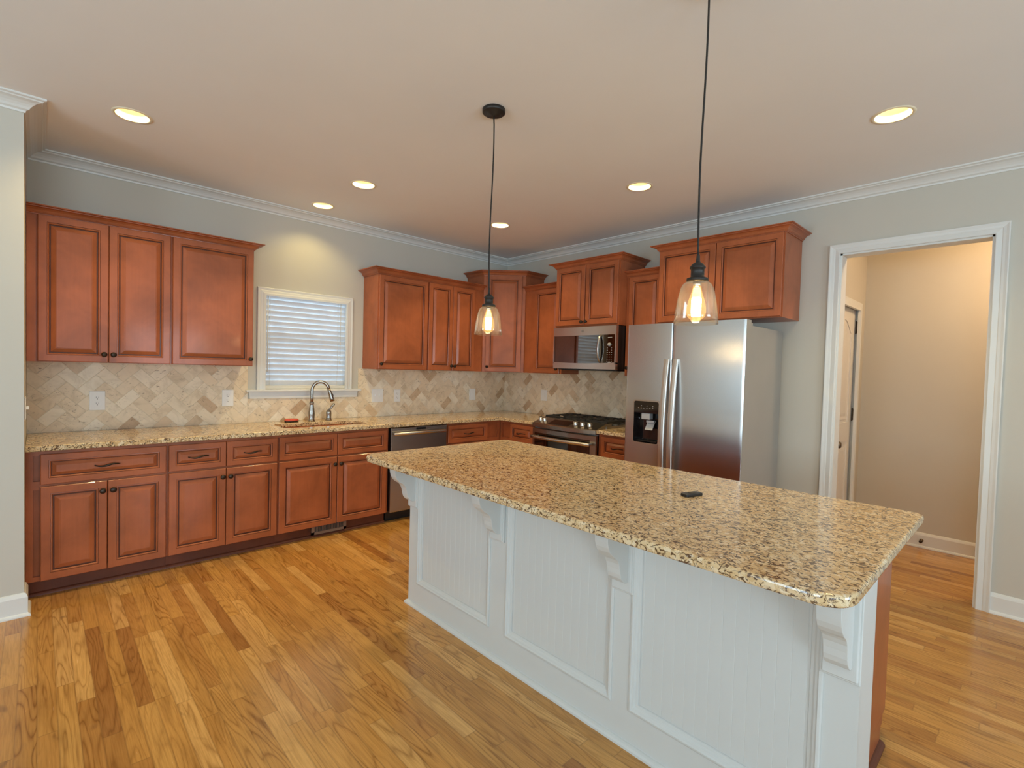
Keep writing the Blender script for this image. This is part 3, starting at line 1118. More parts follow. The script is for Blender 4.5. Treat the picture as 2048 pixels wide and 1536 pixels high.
DU = 0.301
L = lambda *xs: tuple(x - X0 for x in xs)
U1 = upper_cab('cherry wall cabinet with two doors next to the return wall', (X0, 0, 0), 0, -3.429 - X0, 1.331, 2.212, DU,
               [L(-4.102, -3.772), L(-3.768, -3.438)], [(0, -3.793 - X0, 1.385), (1, -3.746 - X0, 1.385)])
XU2 = -3.428
U2 = upper_cab('single door cherry wall cabinet just left of the sink window', (XU2, 0, 0), 0, -2.905 - XU2, 1.331, 2.212, DU,
               [(-3.424 - XU2, -2.911 - XU2)], [(0, -2.928 - XU2, 1.385)])
b = MB()
b.sweep([(X0, -0.281), (-2.905, -0.281), (-2.905, -0.004)], CCROWN, 2.212)
tag(b.build('cabinet_crown', 'cherry'), 'cherry crown moulding along the cabinets left of the window', 'moulding', 'cherry cabinet crowns')
XV1 = -1.857
V1 = upper_cab('single door cherry wall cabinet just right of the sink window', (XV1, 0, 0), 0, -1.318 - XV1, 1.331, 2.194, DU,
               [(0.006, -1.326 - XV1)], [(0, 0.026, 1.380)])
XV2 = -1.317
V2 = upper_cab('cherry wall cabinet with two narrow doors beside the corner cabinet', (XV2, 0, 0), 0, -0.612 - XV2, 1.331, 2.194, DU,
               [(0.004, -1.021 - XV2), (-1.017 - XV2, -0.732 - XV2)], [(0, -1.040 - XV2, 1.380), (1, -0.998 - XV2, 1.380)])
b = MB()
b.sweep([(-1.857, -0.004), (-1.857, -0.281), (-0.612, -0.281)], CCROWN_TALL, 2.199)
tag(b.build('cabinet_crown', 'cherry'), 'cherry crown moulding along the cabinets right of the window', 'moulding', 'cherry cabinet crowns')

# diagonal corner cabinet
t = thing('wall_cabinet', 'tall diagonal cherry corner cabinet, seen behind the hanging pendant', 'cabinet', (0, 0, 0), 0, 'cherry wall cabinets')
CD = 0.292
poly = [(-0.004, -0.004), (-0.610, -0.004), (-0.610, -CD), (-CD, -0.610), (-0.004, -0.610)]
b = MB()
b.prism(list(reversed(poly)), 1.331, 2.379)
b.build('carcass', 'cherry', t)
fw = (0.610 - CD) * math.sqrt(2)
d = MB()
d.panel(0.034, fw - 0.034, 1.336, 2.366, -0.020, 0.020, RINGS, DARK)
dd = d.build('door', ['cherry', 'glaze_shade'], t, (-0.610, -CD, 0), -PI / 4)
h = MB()
h.lathe([(0.008, 0.0), (0.008, 0.002), (0.0055, 0.005), (0.0055, 0.014), (0.0140, 0.018), (0.0165, 0.022), (0.0150, 0.027), (0.0, 0.031)], 16, TR(0.055, -0.020, 1.385) @ FRONT)
h.build('knob', 'bronze', dd)
crown_of(t, [(-0.610, -0.004), (-0.610, -CD), (-CD, -0.610), (-0.004, -0.610)], 2.368)

# cabinets over the range
N1 = upper_cab('cherry wall cabinet between the corner cabinet and the microwave', (0, -0.612, 0), -PI / 2, 1.142 - 0.612, 1.331, 2.200, DU,
               [(0.150, 0.510)], [(0, 0.485, 1.380)])
crown_of(N1, [(0, -0.281), (0.528, -0.281)], 2.202)
N2 = upper_cab('narrow cherry wall cabinet between the microwave and the refrigerator', (0, -1.889, 0), -PI / 2, 0.354, 1.331, 2.205, DU,
               [(0.030, 0.350)], [(0, 0.042, 1.405)])
crown_of(N2, [(0, -0.281), (0.352, -0.281)], 2.207)
MC = upper_cab('cherry cabinet with two doors directly above the microwave', (0, -1.144, 0), -PI / 2, 1.888 - 1.144, 1.782, 2.352, 0.412,
               [(0.014, 0.366), (0.376, 0.732)], [(0, 0.347, 1.825), (1, 0.398, 1.825)], zb=1.797)
crown_of(MC, [(0, -0.004), (0, -0.392), (0.744, -0.392), (0.744, -0.004)], 2.354)
FC = upper_cab('wide cherry cabinet with two doors above the refrigerator', (0, -2.245, 0), -PI / 2, 3.207 - 2.245, 1.780, 2.366, 0.372,
               [(0.006, 0.478), (0.484, 0.954)], [], zb=1.786)
crown_of(FC, [(0, -0.004), (0, -0.352), (0.962, -0.352), (0.962, -0.004)], 2.368)

# ------------------------------------------------------------------ countertops
def rrect(x0, x1, y0, y1, r, n=8):
    pts = []
    rs = r if isinstance(r, (tuple, list)) else (r,) * 4
    for (cx, cy, a0), rr in zip(((x1, y1, 0), (x0, y1, 90), (x0, y0, 180), (x1, y0, 270)), rs):
        sx = -1 if cx == x1 else 1
        sy = -1 if cy == y1 else 1
        for i in range(n + 1):
            a = math.radians(a0 + 90 * i / n)
            pts.append((cx + sx * rr + rr * math.cos(a), cy + sy * rr + rr * math.sin(a)))
    return pts


def slab(name, outer, holes, z0, z1, mat, label, cat, bev=0.007):
    bm = bmesh.new()
    es = []
    for pts in [outer] + holes:
        vs = [bm.verts.new((x, y, z1)) for x, y in pts]
        es += [bm.edges.new((vs[i], vs[(i + 1) % len(vs)])) for i in range(len(vs))]
    bmesh.ops.triangle_fill(bm, use_beauty=True, edges=es)
    r = bmesh.ops.extrude_face_region(bm, geom=list(bm.faces))
    bmesh.ops.translate(bm, vec=(0, 0, z0 - z1), verts=[g for g in r['geom'] if isinstance(g, bmesh.types.BMVert)])
    bmesh.ops.recalc_face_normals(bm, faces=bm.faces)
    bmesh.ops.dissolve_limit(bm, angle_limit=0.01, verts=bm.verts, edges=bm.edges)
    me = bpy.data.meshes.new(name)
    bm.to_mesh(me)
    bm.free()
    me.materials.append(M[mat])
    o = bpy.data.objects.new(name, me)
    COL.objects.link(o)
    bevel(o, bev, 3, 60)
    return tag(o, label, cat)


FX = -0.655
SINK = rrect(-2.735, -2.040, -0.520, -0.205, 0.07)
slab('kitchen_countertop', [(XR + 0.001, -0.009), (XR + 0.001, FX), (FX, FX), (FX, -1.112), (-0.009, -1.112), (-0.009, -0.009)], [list(reversed(SINK))], CB, CT,
     'granite', 'L shaped speckled granite counter running under the window to the range', 'countertop')
slab('kitchen_countertop', [(-0.009, -1.872), (FX, -1.872), (FX, -2.236), (-0.009, -2.236)], [], CB, CT, 'granite',
     'short speckled granite counter between the range and the refrigerator', 'countertop')

# sink under the counter
t = thing('kitchen_sink', 'steel sink basin set under the granite counter below the window', 'sink', (-2.3875, -0.3625, 0.66))
b = MB()
O = rrect(-0.352, 0.352, -0.162, 0.162, 0.07)
I = rrect(-0.330, 0.330, -0.140, 0.140, 0.06)
n = len(O)
T = CB - 0.0015 - 0.66
v = [(x, y, T) for x, y in O] + [(x, y, T) for x, y in O] + [(x * 0.985, y * 0.985, 0.02) for x, y in O] + [(x, y, 0.0) for x, y in I] + [(x * 1.07, y * 1.12, T) for x, y in O]
f = []
for a in ((4, 1), (1, 2), (2, 3)):
    f += [(a[0] * n + i, a[0] * n + (i + 1) % n, a[1] * n + (i + 1) % n, a[1] * n + i) for i in range(n)]
f.append(tuple(3 * n + i for i in range(n)))
b.add(v, f)
b.build('basin', 'sink', t)
b = MB()
b.lathe([(0.0, 0.003), (0.03, 0.003), (0.042, 0.006), (0.045, 0.0005)], 20, cap=False)
b.build('drain', 'steel_plain', t)

# faucet
t = thing('kitchen_faucet', 'brushed nickel gooseneck faucet with pull-down spray head at the sink', 'faucet', (-2.382, -0.123, CT))
b = MB()
b.lathe([(0.030, 0.0), (0.031, 0.006), (0.026, 0.010), (0.024, 0.020), (0.0265, 0.050), (0.0265, 0.072), (0.022, 0.105), (0.0175, 0.140), (0.0175, 0.150), (0.020, 0.153), (0.020, 0.162), (0.0150, 0.165)], 24)
b.build('body', 'nickel', t)
b = MB()
pts = [(0, 0, 0.16), (0, 0, 0.20), (0, 0, 0.255)]
ex, ey = 0.132, -0.045
for i in range(1, 15):
    a = PI - PI * 0.93 * i / 14
    pts.append((ex * 0.5 * (1 + math.cos(a)), ey * 0.5 * (1 + math.cos(a)), 0.262 + 0.080 * math.sin(a)))
b.tube(pts, 0.0138, 14)
b.build('spout', 'nickel', t)
e = Vector(pts[-1]); dirv = (e - Vector(pts[-2])).normalized()
b = MB()
b.tube([e - dirv * 0.004, e + dirv * 0.020, e + dirv * 0.028, e + dirv * 0.085, e + dirv * 0.112], [0.0135, 0.0148, 0.0145, 0.0190, 0.0205], 16)
b.build('spray_head', 'nickel', t)
b = MB()
p0 = e + dirv * 0.04 + Vector((0.017, -0.004, 0.0))
b.tube([p0, p0 + dirv * 0.028], 0.0055, 8)
b.build('spray_button', 'black', t)
t = thing('faucet_lever', 'nickel side lever valve standing right of the gooseneck faucet', 'faucet lever', (-2.226, -0.114, CT))
b = MB()
b.lathe([(0.027, 0.0), (0.028, 0.006), (0.023, 0.010), (0.021, 0.028), (0.023, 0.048), (0.0225, 0.056), (0.0235, 0.060), (0.022, 0.072), (0.019, 0.086), (0.010, 0.093), (0, 0.094)], 22)
b.build('valve_body', 'nickel', t)
b = MB()
b.tube([(0.0, 0, 0.088), (0.010, -0.002, 0.100), (0.024, -0.005, 0.118), (0.036, -0.008, 0.136), (0.047, -0.010, 0.146)], [0.0090, 0.0085, 0.0090, 0.0120, 0.0080], 12)
b.build('lever', 'nickel', t)

# red scrubber in a little dish
t = thing('scrub_sponge', 'red oval scrubber resting in a dark dish behind the sink', 'scrubber', (-2.545, -0.110, CT))
b = MB()
S = Matrix.Diagonal((1.0, 0.62, 1.0, 1.0))
b.lathe([(0.050, 0.0), (0.058, 0.003), (0.060, 0.009), (0.055, 0.010), (0.0, 0.008)], 28, S)
b.build('dish', 'bronze', t)
b = MB()
b.lathe([(0.050, 0.0085), (0.057, 0.012), (0.057, 0.020), (0.050, 0.025), (0.0, 0.026)], 28, S)
b.build('sponge', 'red', t)

# ------------------------------------------------------------------ outlets and switches
def plate(label, cat, loc, rotz, w, h, kind, name):
    t = thing(name, label, cat, loc, rotz, 'white wall plates on the backsplash')
    b = MB()
    b.rbox(-w / 2, w / 2, -0.006, 0.0, -h / 2, h / 2, 0.002)
    b.build('cover_plate', 'plate', t)
    if kind == 'duplex':
        for z in (0.020, -0.020):
            s = MB()
            s.extrude_profile([(x, y) for x, y in rrect(-0.0165, 0.0165, z - 0.014, z + 0.014, 0.010, 5)], TR(0, -0.0055, 0) @ ROT(90, 'X'), 0.0025)
            so = s.build('receptacle', 'plate', t)
            q = MB()
            q.box(-0.0075, -0.0055, -0.0086, -0.0078, z - 0.001, z + 0.008).box(0.0055, 0.0075, -0.0086, -0.0078, z, z + 0.007)
            q.lathe([(0.0028, 0), (0.0028, 0.0006)], 10, TR(0, -0.0079, z - 0.008) @ FRONT)
            q.build('slots', 'slot', so)
    elif kind == 'toggle2':
        for x in (-0.023, 0.023):
            s = MB()
            s.rbox(x - 0.005, x + 0.005, -0.018, -0.005, -0.004, 0.012, 0.002, 0, None)
            s.build('toggle', 'plate', t)
    elif kind == 'toggle':
        s = MB()
        s.rbox(-0.005, 0.005, -0.018, -0.005, -0.008, 0.010, 0.002)
        s.build('toggle', 'plate', t)
    elif kind == 'rocker':
        s = MB()
        s.rbox(-0.0165, 0.0165, -0.0085, -0.005, -0.033, 0.033, 0.0015)
        s.build('rocker', 'plate', t)
    return t


plate('large white outlet plate on the backsplash nearest the return wall', 'outlet', (-3.806, -0.009, 1.069), 0, 0.084, 0.130, 'duplex', 'wall_outlet')
plate('white outlet plate on the backsplash just left of the window', 'outlet', (-3.006, -0.009, 1.072), 0, 0.082, 0.130, 'duplex', 'wall_outlet')
plate('wide white double switch plate on the backsplash right of the window', 'switch', (-1.698, -0.009, 1.070), 0, 0.122, 0.128, 'toggle2', 'light_switch')
plate('narrow white outlet plate beside the double switch plate', 'outlet', (-1.479, -0.009, 1.067), 0, 0.070, 0.122, 'duplex', 'wall_outlet')
plate('white wall plate on the backsplash below the two narrow cabinet doors', 'outlet', (-0.508, -0.009, 1.066), 0, 0.088, 0.130, 'rocker', 'wall_outlet')
plate('white wall plate on the backsplash left of the range', 'outlet', (-0.009, -0.666, 1.084), -PI / 2, 0.092, 0.122, 'rocker', 'wall_outlet')
plate('white toggle switch on the narrow side of the return wall', 'switch', (XR + 0.0005, -0.745, 1.085), PI / 2, 0.074, 0.118, 'toggle', 'light_switch')

# floor register in the toe kick
t = thing('floor_register', 'bronze vent grille set into the toe kick under the sink cabinet', 'vent', (-2.412, -0.5785, 0.022))
b = MB()
w2, hh = 0.142, 0.076
b.box(-w2, -w2 + 0.022, -0.012, 0, 0, hh).box(w2 - 0.022, w2, -0.012, 0, 0, hh)
b.box(-w2, w2, -0.012, 0, 0, 0.020).box(-w2, w2, -0.012, 0, hh - 0.010, hh)
b.build('frame', 'vent', t)
b = MB()
b.box(-w2 + 0.02, w2 - 0.02, -0.002, 0, 0.018, hh - 0.008, 1)
for k in range(20):
    x = -w2 + 0.026 + k * (2 * w2 - 0.052) / 19
    b.box(x - 0.0016, x + 0.0016, -0.010, -0.001, 0.018, hh - 0.008)
b.build('grille', ['vent', 'slot'], t)

# ------------------------------------------------------------------ dishwasher
t = thing('dishwasher', 'stainless steel dishwasher under the counter beside the sink cabinet', 'dishwasher', (-1.605, 0, 0))
b = MB()
b.box(-0.295, 0.295, -0.56, -0.02, 0.09, CB - 0.004)
b.build('tub', 'black', t)
b = MB()
b.box(-0.294, 0.294, -0.555, -0.10, 0.0, 0.088)
b.build('toe_panel', 'black', t)
b = MB()
b.rbox(-0.292, 0.298, -0.632, -0.562, 0.088, 0.828, 0.006)
dp = b.build('door', 'steel_dw', t)
b = MB()
b.box(-0.040, 0.062, -0.6335, -0.6315, 0.800, 0.819)
b.build('display_strip', 'black', dp)
b = MB()
b.tube([(-0.255, -0.632, 0.778), (-0.255, -0.670, 0.778)], 0.009, 10).tube([(0.225, -0.632, 0.778), (0.225, -0.670, 0.778)], 0.009, 10)
b.tube([(-0.285, -0.672, 0.778), (-0.278, -0.672, 0.778), (0.248, -0.672, 0.778), (0.255, -0.672, 0.778)], [0.011, 0.0145, 0.0145, 0.011], 14)
b.build('bar_handle', 'steel_plain', dp)

# ------------------------------------------------------------------ range
t = thing('gas_range', 'slide-in stainless gas range with black grates below the microwave', 'range', (0, -1.492, 0), -PI / 2)
hw = 0.374
b = MB()
b.box(-hw, hw, -0.615, -0.02, 0.10, 0.848)
b.build('oven_body', 'steel_side', t)
b = MB()
b.box(-hw + 0.01, hw - 0.01, -0.56, -0.04, 0.0, 0.098)
b.build('toe_panel', 'black', t)


def bow(x, amt=0.050):
    return amt * (1 - (x / hw) ** 2)


def bowed(mb, prof, n=20, x0=-hw, x1=hw, amt=0.050, mi=0):
    """profile (y, z) pushed out along -y by a bow over the width"""
    v, f = [], []
    m = len(prof)
    for i in range(n + 1):
        x = x0 + (x1 - x0) * i / n
        for y, z in prof:
            v.append((x, y - bow(x, amt), z))
    for i in range(n):
        for k in range(m):
            j = (k + 1) % m
            f.append((i * m + k, i * m + j, (i + 1) * m + j, (i + 1) * m + k))
    f.append(tuple(range(m)))
    f.append(tuple(n * m + k for k in range(m)))
    return mb.add(v, f, mi)


b = MB()
bowed(b, [(-0.42, 0.846), (-0.42, 0.908), (-0.500, 0.908), (-0.642, 0.862), (-0.652, 0.856), (-0.652, 0.826), (-0.640, 0.822), (-0.60, 0.822)], amt=0.050)
cp = b.build('control_panel', 'steel_dark', t)
b = MB()
b.box(-0.376, 0.376, -0.50, -0.012, 0.849, 0.884)
b.box(-0.380, 0.380, -0.50, -0.012, 0.868, 0.882)
b.box(-0.376, 0.376, -0.065, -0.012, 0.849, 0.905)
b.build('cooktop', 'steel_dark', t)
# touch panel and knobs lie on the sloping face
nrm = Vector((0, -0.046, 0.142)).normalized()
tilt = math.atan2(0.142, 0.046)
SL = lambda x, s: Vector((x, -0.500 - 0.142 * s - bow(x), 0.908 - 0.046 * s))
b = MB()
v, f = [], []
n = 10
for i in range(n + 1):
    x = -0.165 + 0.245 * i / n
    for s in (0.18, 0.86):
        v.append(SL(x, s) + nrm * 0.0022)
    for s in (0.18, 0.86):
        v.append(SL(x, s) + nrm * 0.0002)
for i in range(n):
    a, c = i * 4, (i + 1) * 4
    f += [(a, a + 1, c + 1, c), (a + 2, a + 3, c + 3, c + 2), (a, a + 2, c + 2, c), (a + 1, a + 3, c + 3, c + 1)]
f += [(0, 1, 3, 2), (n * 4, n * 4 + 1, n * 4 + 3, n * 4 + 2)]
b.add(v, f)
b.build('touch_panel', 'black_gloss', cp)
for x in (-0.322, -0.262, 0.128, 0.200, 0.272):
    b = MB()
    p = SL(x, 0.52)
    q = nrm.to_track_quat('Z', 'Y').to_matrix().to_4x4()
    b.lathe([(0.025, 0.0), (0.025, 0.006), (0.021, 0.010), (0.0205, 0.026), (0.018, 0.030), (0.0, 0.031)], 20, Matrix.Translation(p) @ q)
    b.rbox(-0.004, 0.004, -0.019, 0.019, 0.030, 0.038, 0.002, 0, Matrix.Translation(p) @ q)
    b.build('burner_knob', 'steel_plain', cp)
# oven door
b = MB()
bowed(b, [(-0.560, 0.812), (-0.640, 0.812), (-0.645, 0.806), (-0.645, 0.246), (-0.640, 0.240), (-0.560, 0.240)], amt=0.020)
od = b.build('oven_door', 'steel_dark', t)
b = MB()
bowed(b, [(-0.640, 0.770), (-0.6475, 0.770), (-0.6475, 0.360), (-0.640, 0.360)], x0=-0.345, x1=0.315, amt=0.020)
b.build('oven_window', 'panel_glass', od)
b = MB()
pts = []
for i in range(13):
    x = -0.345 + 0.69 * i / 12
    pts.append((x, -0.690 - bow(x, 0.030), 0.735))
b.tube(pts, 0.0165, 14)
for x in (-0.315, 0.315):
    b.tube([(x, -0.640, 0.735), (x, -0.695, 0.735)], 0.010, 10)
b.build('oven_handle', 'steel_plain', od)
b = MB()
bowed(b, [(-0.560, 0.232), (-0.640, 0.232), (-0.640, 0.104), (-0.560, 0.104)], amt=0.020)
b.build('warming_drawer', 'steel_dark', t)
# burners and grates
BURN = [(-0.245, -0.385), (-0.245, -0.165), (0.0, -0.275), (0.245, -0.385), (0.245, -0.165)]
for x, y in BURN:
    b = MB()
    b.lathe([(0.055, 0.8842), (0.052, 0.888), (0.040, 0.890), (0.040, 0.896), (0.030, 0.902), (0.0, 0.903)], 20, TR(x, y, 0))
    b.build('burner', 'iron', t)
for gx0, gx1 in ((-0.366, -0.126), (-0.120, 0.120), (0.126, 0.366)):
    b = MB()
    y0, y1 = -0.478, -0.072
    zt = 0.926
    for x in (gx0 + 0.008, gx1 - 0.008):
        b.rbox(x - 0.007, x + 0.007, y0, y1, zt - 0.016, zt, 0.003)
    for y in (y0 + 0.007, (y0 + y1) / 2, y1 - 0.007):
        b.rbox(gx0 + 0.004, gx1 - 0.004, y - 0.007, y + 0.007, zt - 0.016, zt, 0.003)
    for x in (gx0 + 0.008, gx1 - 0.008):
        for y in (y0 + 0.008, y1 - 0.008):
            b.box(x - 0.008, x + 0.008, y - 0.008, y + 0.008, 0.8842, zt - 0.012)
    cxm = (gx0 + gx1) / 2
    for yc in ((y0 * 3 + y1) / 4, (y0 + y1 * 3) / 4):
        b.rbox(gx0 + 0.01, cxm - 0.030, yc - 0.006, yc + 0.006, zt - 0.013, zt + 0.004, 0.002)
        b.rbox(cxm + 0.030, gx1 - 0.01, yc - 0.006, yc + 0.006, zt - 0.013, zt + 0.004, 0.002)
        b.rbox(cxm - 0.006, cxm + 0.006, yc - 0.095, yc - 0.028, zt - 0.013, zt + 0.004, 0.002)
        b.rbox(cxm - 0.006, cxm + 0.006, yc + 0.028, yc + 0.095, zt - 0.013, zt + 0.004, 0.002)
    b.build('grate', 'iron', t)

# ------------------------------------------------------------------ text helper
def text_mesh(s, size, mat, parent, name, M4, ext=0.0006):
    cu = bpy.data.curves.new(name, 'FONT')
    cu.body = s
    cu.size = size
    cu.extrude = ext
    cu.align_x = 'CENTER'
    cu.align_y = 'CENTER'
    o = bpy.data.objects.new(name, cu)
    COL.objects.link(o)
    dg = bpy.context.evaluated_depsgraph_get()
    me = bpy.data.meshes.new_from_object(o.evaluated_get(dg))
    bpy.data.objects.remove(o)
    bpy.data.curves.remove(cu)
    me.transform(M4)
    me.materials.clear()
    me.materials.append(M[mat])
    q = bpy.data.objects.new(name, me)
    COL.objects.link(q)
    q.parent = parent
    return q


# ------------------------------------------------------------------ microwave
t = thing('microwave_oven', 'stainless over-the-range microwave with black glass door', 'microwave', (0, -1.516, 1.386), -PI / 2)
mw, mh = 0.366, 0.392
b = MB()
b.box(-mw, mw, -0.385, -0.012, 0, mh)
b.build('case', 'black', t)
b = MB()
bowed_prof = lambda z0, z1: [(-0.384, z0), (-0.384, z1), (-0.414, z1), (-0.418, z1 - 0.003), (-0.418, z0 + 0.003), (-0.414, z0)]
b.add([], [])
# steel face frame: top band, bottom band with a curved upper edge, right strip, thin left strip
b.box(-mw, mw, -0.418, -0.384, 0.312, mh)
pts = []
for i in range(17):
    x = -mw + 2 * mw * i / 16
    pts.append((x, 0.062 - 0.010 * (1 - (x / mw) ** 2)))
n = len(pts)
v = [(x, -0.418, 0) for x, z in pts] + [(x, -0.418, z) for x, z in pts] + [(x, -0.384, 0) for x, z in pts] + [(x, -0.384, z) for x, z in pts]
f = []
for i in range(n - 1):
    f += [(i, i + 1, n + i + 1, n + i), (n + i, n + i + 1, 3 * n + i + 1, 3 * n + i), (2 * n + i, 2 * n + i + 1, i + 1, i)]
f += [(0, n, 3 * n, 2 * n), (n - 1, 2 * n - 1, 4 * n - 1, 3 * n - 1)]
b.add(v, f)
b.box(mw - 0.013, mw, -0.418, -0.384, 0.05, 0.315).box(-mw, -mw + 0.006, -0.418, -0.384, 0.05, 0.315)
fr = b.build('face_frame', 'steel_plain', t)
b = MB()
b.box(-mw + 0.006, 0.236, -0.4165, -0.3845, 0.048, 0.312)
dr = b.build('door_glass', 'mirror_glass', t)
b = MB()
b.box(0.2375, mw - 0.013, -0.4165, -0.3845, 0.048, 0.312)
pan = b.build('control_panel', 'panel_glass', t)
b = MB()
pts = []
for i in range(15):
    s = i / 14
    pts.append((0.196, -0.417 - 0.036 * math.sin(PI * s) ** 0.6, 0.064 + 0.244 * s))
b.tube(pts, 0.0105, 12)
b.build('door_handle', 'steel_plain', dr)
b = MB()
b.lathe([(0.017, 0), (0.017, 0.004), (0.014, 0.006), (0.0135, 0.016), (0.0, 0.017)], 20, TR(0.297, -0.4166, 0.222) @ FRONT)
b.build('dial', 'grey_plastic', pan)
for r_ in range(7):
    for c_ in range(3):
        if r_ in (0, 1) and c_ == 1:
            continue
        x = 0.275 + c_ * 0.022
        z = 0.192 - r_ * 0.020
        b = MB()
        b.box(x - 0.0048, x + 0.0048, -0.4172, -0.4160, z - 0.0022, z + 0.0022)
        b.build('button', 'print', pan)
b = MB()
b.box(0.277, 0.321, -0.4172, -0.4160, 0.283, 0.289).box(0.283, 0.315, -0.4172, -0.4160, 0.0585, 0.0625)
b.build('display_text', 'print', pan)
b = MB()
b.lathe([(0.0115, 0.0), (0.0115, 0.0014), (0.0095, 0.0014), (0.0095, 0.0)], 24, TR(-0.010, -0.4178, 0.352) @ FRONT, cap=False)
b.build('badge_ring', 'logo', fr)
text_mesh('GE', 0.0125, 'logo', fr, 'badge_letters', TR(-0.010, -0.4184, 0.352) @ ROT(90, 'X'))
b = MB()
b.box(-mw + 0.02, mw - 0.02, -0.36, -0.04, -0.010, -0.0005)
for k in range(2):
    x = -0.2 + 0.4 * k
    b.box(x - 0.12, x + 0.12, -0.33, -0.12, -0.014, -0.010)
b.build('filter_tray', 'black', t)

# ------------------------------------------------------------------ refrigerator
FY0 = -2.243
t = thing('refrigerator', 'stainless side-by-side refrigerator with ice and water dispenser', 'refrigerator', (0, FY0, 0), -PI / 2)
fw = 0.889
b = MB()
b.box(0.008, fw - 0.016, -0.690, -0.05, 0.03, 1.700)
b.build('cabinet_body', 'steel_side', t)
b = MB()
b.box(0.02, fw - 0.03, -0.690, -0.60, 0.0, 0.029)
b.box(0.03, 0.08, -0.12, -0.07, 0.0, 0.03).box(fw - 0.09, fw - 0.04, -0.12, -0.07, 0.0, 0.03)
b.build('base_grille', 'black', t)
for x in (0.05, fw - 0.06):
    b = MB()
    b.rbox(x - 0.035, x + 0.035, -0.735, -0.60, 1.7005, 1.722, 0.004)
    b.build('hinge_cover', 'steel_side', t)
FF = -0.784
FD = (0.078, 0.290)     # dispenser x span


def fridge_door(x0, x1, hole=None):
    """slab with a faintly bowed front, rounded outer edges"""
    b = MB()
    zb, zt = 0.045, 1.731
    nx = 26
    xs = [x0 + (x1 - x0) * i / nx for i in range(nx + 1)]
    if hole:
        xs = sorted(set(xs + [hole[0], hole[1]]))
    zs = [zb, zt] if not hole else [zb, hole[2], hole[3], zt]
    e = 0.005

    def fy(x):
        s = (x - x0) / (x1 - x0)
        edge = min(x - x0, x1 - x)
        y = FF + 0.003 * (2 * s - 1) ** 2
        if edge < e:
            y += 0.004 * (1 - edge / e) ** 2
        return y
    xs = sorted(set(xs + [x0 + 0.0015, x0 + 0.003, x0 + e, x1 - 0.0015, x1 - 0.003, x1 - e]))
    idx = {}
    v, f = [], []
    for i, x in enumerate(xs):
        for j, z in enumerate(zs):
            idx[i, j] = len(v)
            v.append((x, fy(x), z))
    for i in range(len(xs) - 1):
        for j in range(len(zs) - 1):
            if hole and xs[i] >= hole[0] - 1e-6 and xs[i + 1] <= hole[1] + 1e-6 and j == 1:
                continue
            f.append((idx[i, j], idx[i + 1, j], idx[i + 1, j + 1], idx[i, j + 1]))
    b.add(v, f, 0, True)
    yb = -0.700
    n = len(xs)
    for j, z in ((0, zb), (len(zs) - 1, zt)):
        v2 = [(x, fy(x), z) for x in xs] + [(x, yb, z) for x in xs]
        b.add(v2, [(i, i + 1, n + i + 1, n + i) for i in range(n - 1)], 1)
    for x in (x0, x1):
        b.add([(x, fy(x), zb), (x, fy(x), zt), (x, yb, zt), (x, yb, zb)], [(0, 1, 2, 3)], 1)
    b.add([(x0, yb, zb), (x1, yb, zb), (x1, yb, zt), (x0, yb, zt)], [(0, 1, 2, 3)])
    if hole:
        h0, h1, z0, z1 = hole
        ya, yc = FF + 0.003, FF + 0.070
        vv = [(h0, ya, z0), (h1, ya, z0), (h1, ya, z1), (h0, ya, z1), (h0, yc, z0), (h1, yc, z0), (h1, yc, z1), (h0, yc, z1)]
        b.add(vv, [(0, 1, 5, 4), (1, 2, 6, 5), (2, 3, 7, 6), (3, 0, 4, 7), (4, 5, 6, 7)])
    return b


d1 = fridge_door(0.0, 0.3745, (FD[0], FD[1], 0.836, 1.154)).build('freezer_door', ['steel', 'steel_side'], t)
d2 = fridge_door(0.3805, fw + 0.002).build('fridge_door', ['steel', 'steel_side'], t)
for d, x in ((d1, 0.344), (d2, 0.411)):
    b = MB()
    n = 24
    v, f = [], []
    for i in range(n + 1):
        s = i / n
        z = 0.30 + 1.168 * s
        yo = FF - 0.014 - 0.046 * math.sin(PI * s) ** 0.85
        w = 0.0205
        for dx, dy in ((-w, 0.014), (-w, 0.002), (-w * 0.8, -0.003), (0, -0.0042), (w * 0.8, -0.003), (w, 0.002), (w, 0.014)):
            v.append((x + dx, yo + dy, z))
    m = 7
    for i in range(n):
        for k in range(m):
            j = (k + 1) % m
            f.append((i * m + k, i * m + j, (i + 1) * m + j, (i + 1) * m + k))
    f += [tuple(range(m)), tuple(n * m + k for k in range(m))]
    b.add(v, f, 0, False)
    for z in (0.305, 1.463):
        b.box(x - 0.016, x + 0.016, FF - 0.010, FF + 0.012, z - 0.012, z + 0.004)
    b.build('door_handle', 'steel_handle', d)
# dispenser: black bezel plate, recess liner, steel surround, nozzle, paddle, tray
b = MB()
A = rrect(FD[0] - 0.006, FD[1] + 0.006, 0.828, 1.160, 0.020, 6)
Bq = rrect(FD[0] + 0.002, FD[1] - 0.002, 0.838, 1.150, 0.014, 6)
n = len(A)
for P0, P1, y0, y1 in ((A, Bq, FF - 0.004, FF - 0.004),):
    v = [(x, y0, z) for x, z in P0] + [(x, y1, z) for x, z in P1] + [(x, FF + 0.006, z) for x, z in P0] + [(x, FF + 0.006, z) for x, z in P1]
    f = []
    for i in range(n):
        j = (i + 1) % n
        f += [(i, j, n + j, n + i), (i, j, 2 * n + j, 2 * n + i), (n + i, n + j, 3 * n + j, 3 * n + i)]
b.add(v, f)
disp = b.build('dispenser_bezel', 'steel_plain', d1)
b = MB()
x0, x1 = FD[0] + 0.002, FD[1] - 0.002
b.box(x0, x1, FF - 0.0025, FF + 0.004, 1.062, 1.150)                # control face
y0, y1 = FF + 0.000, FF + 0.066
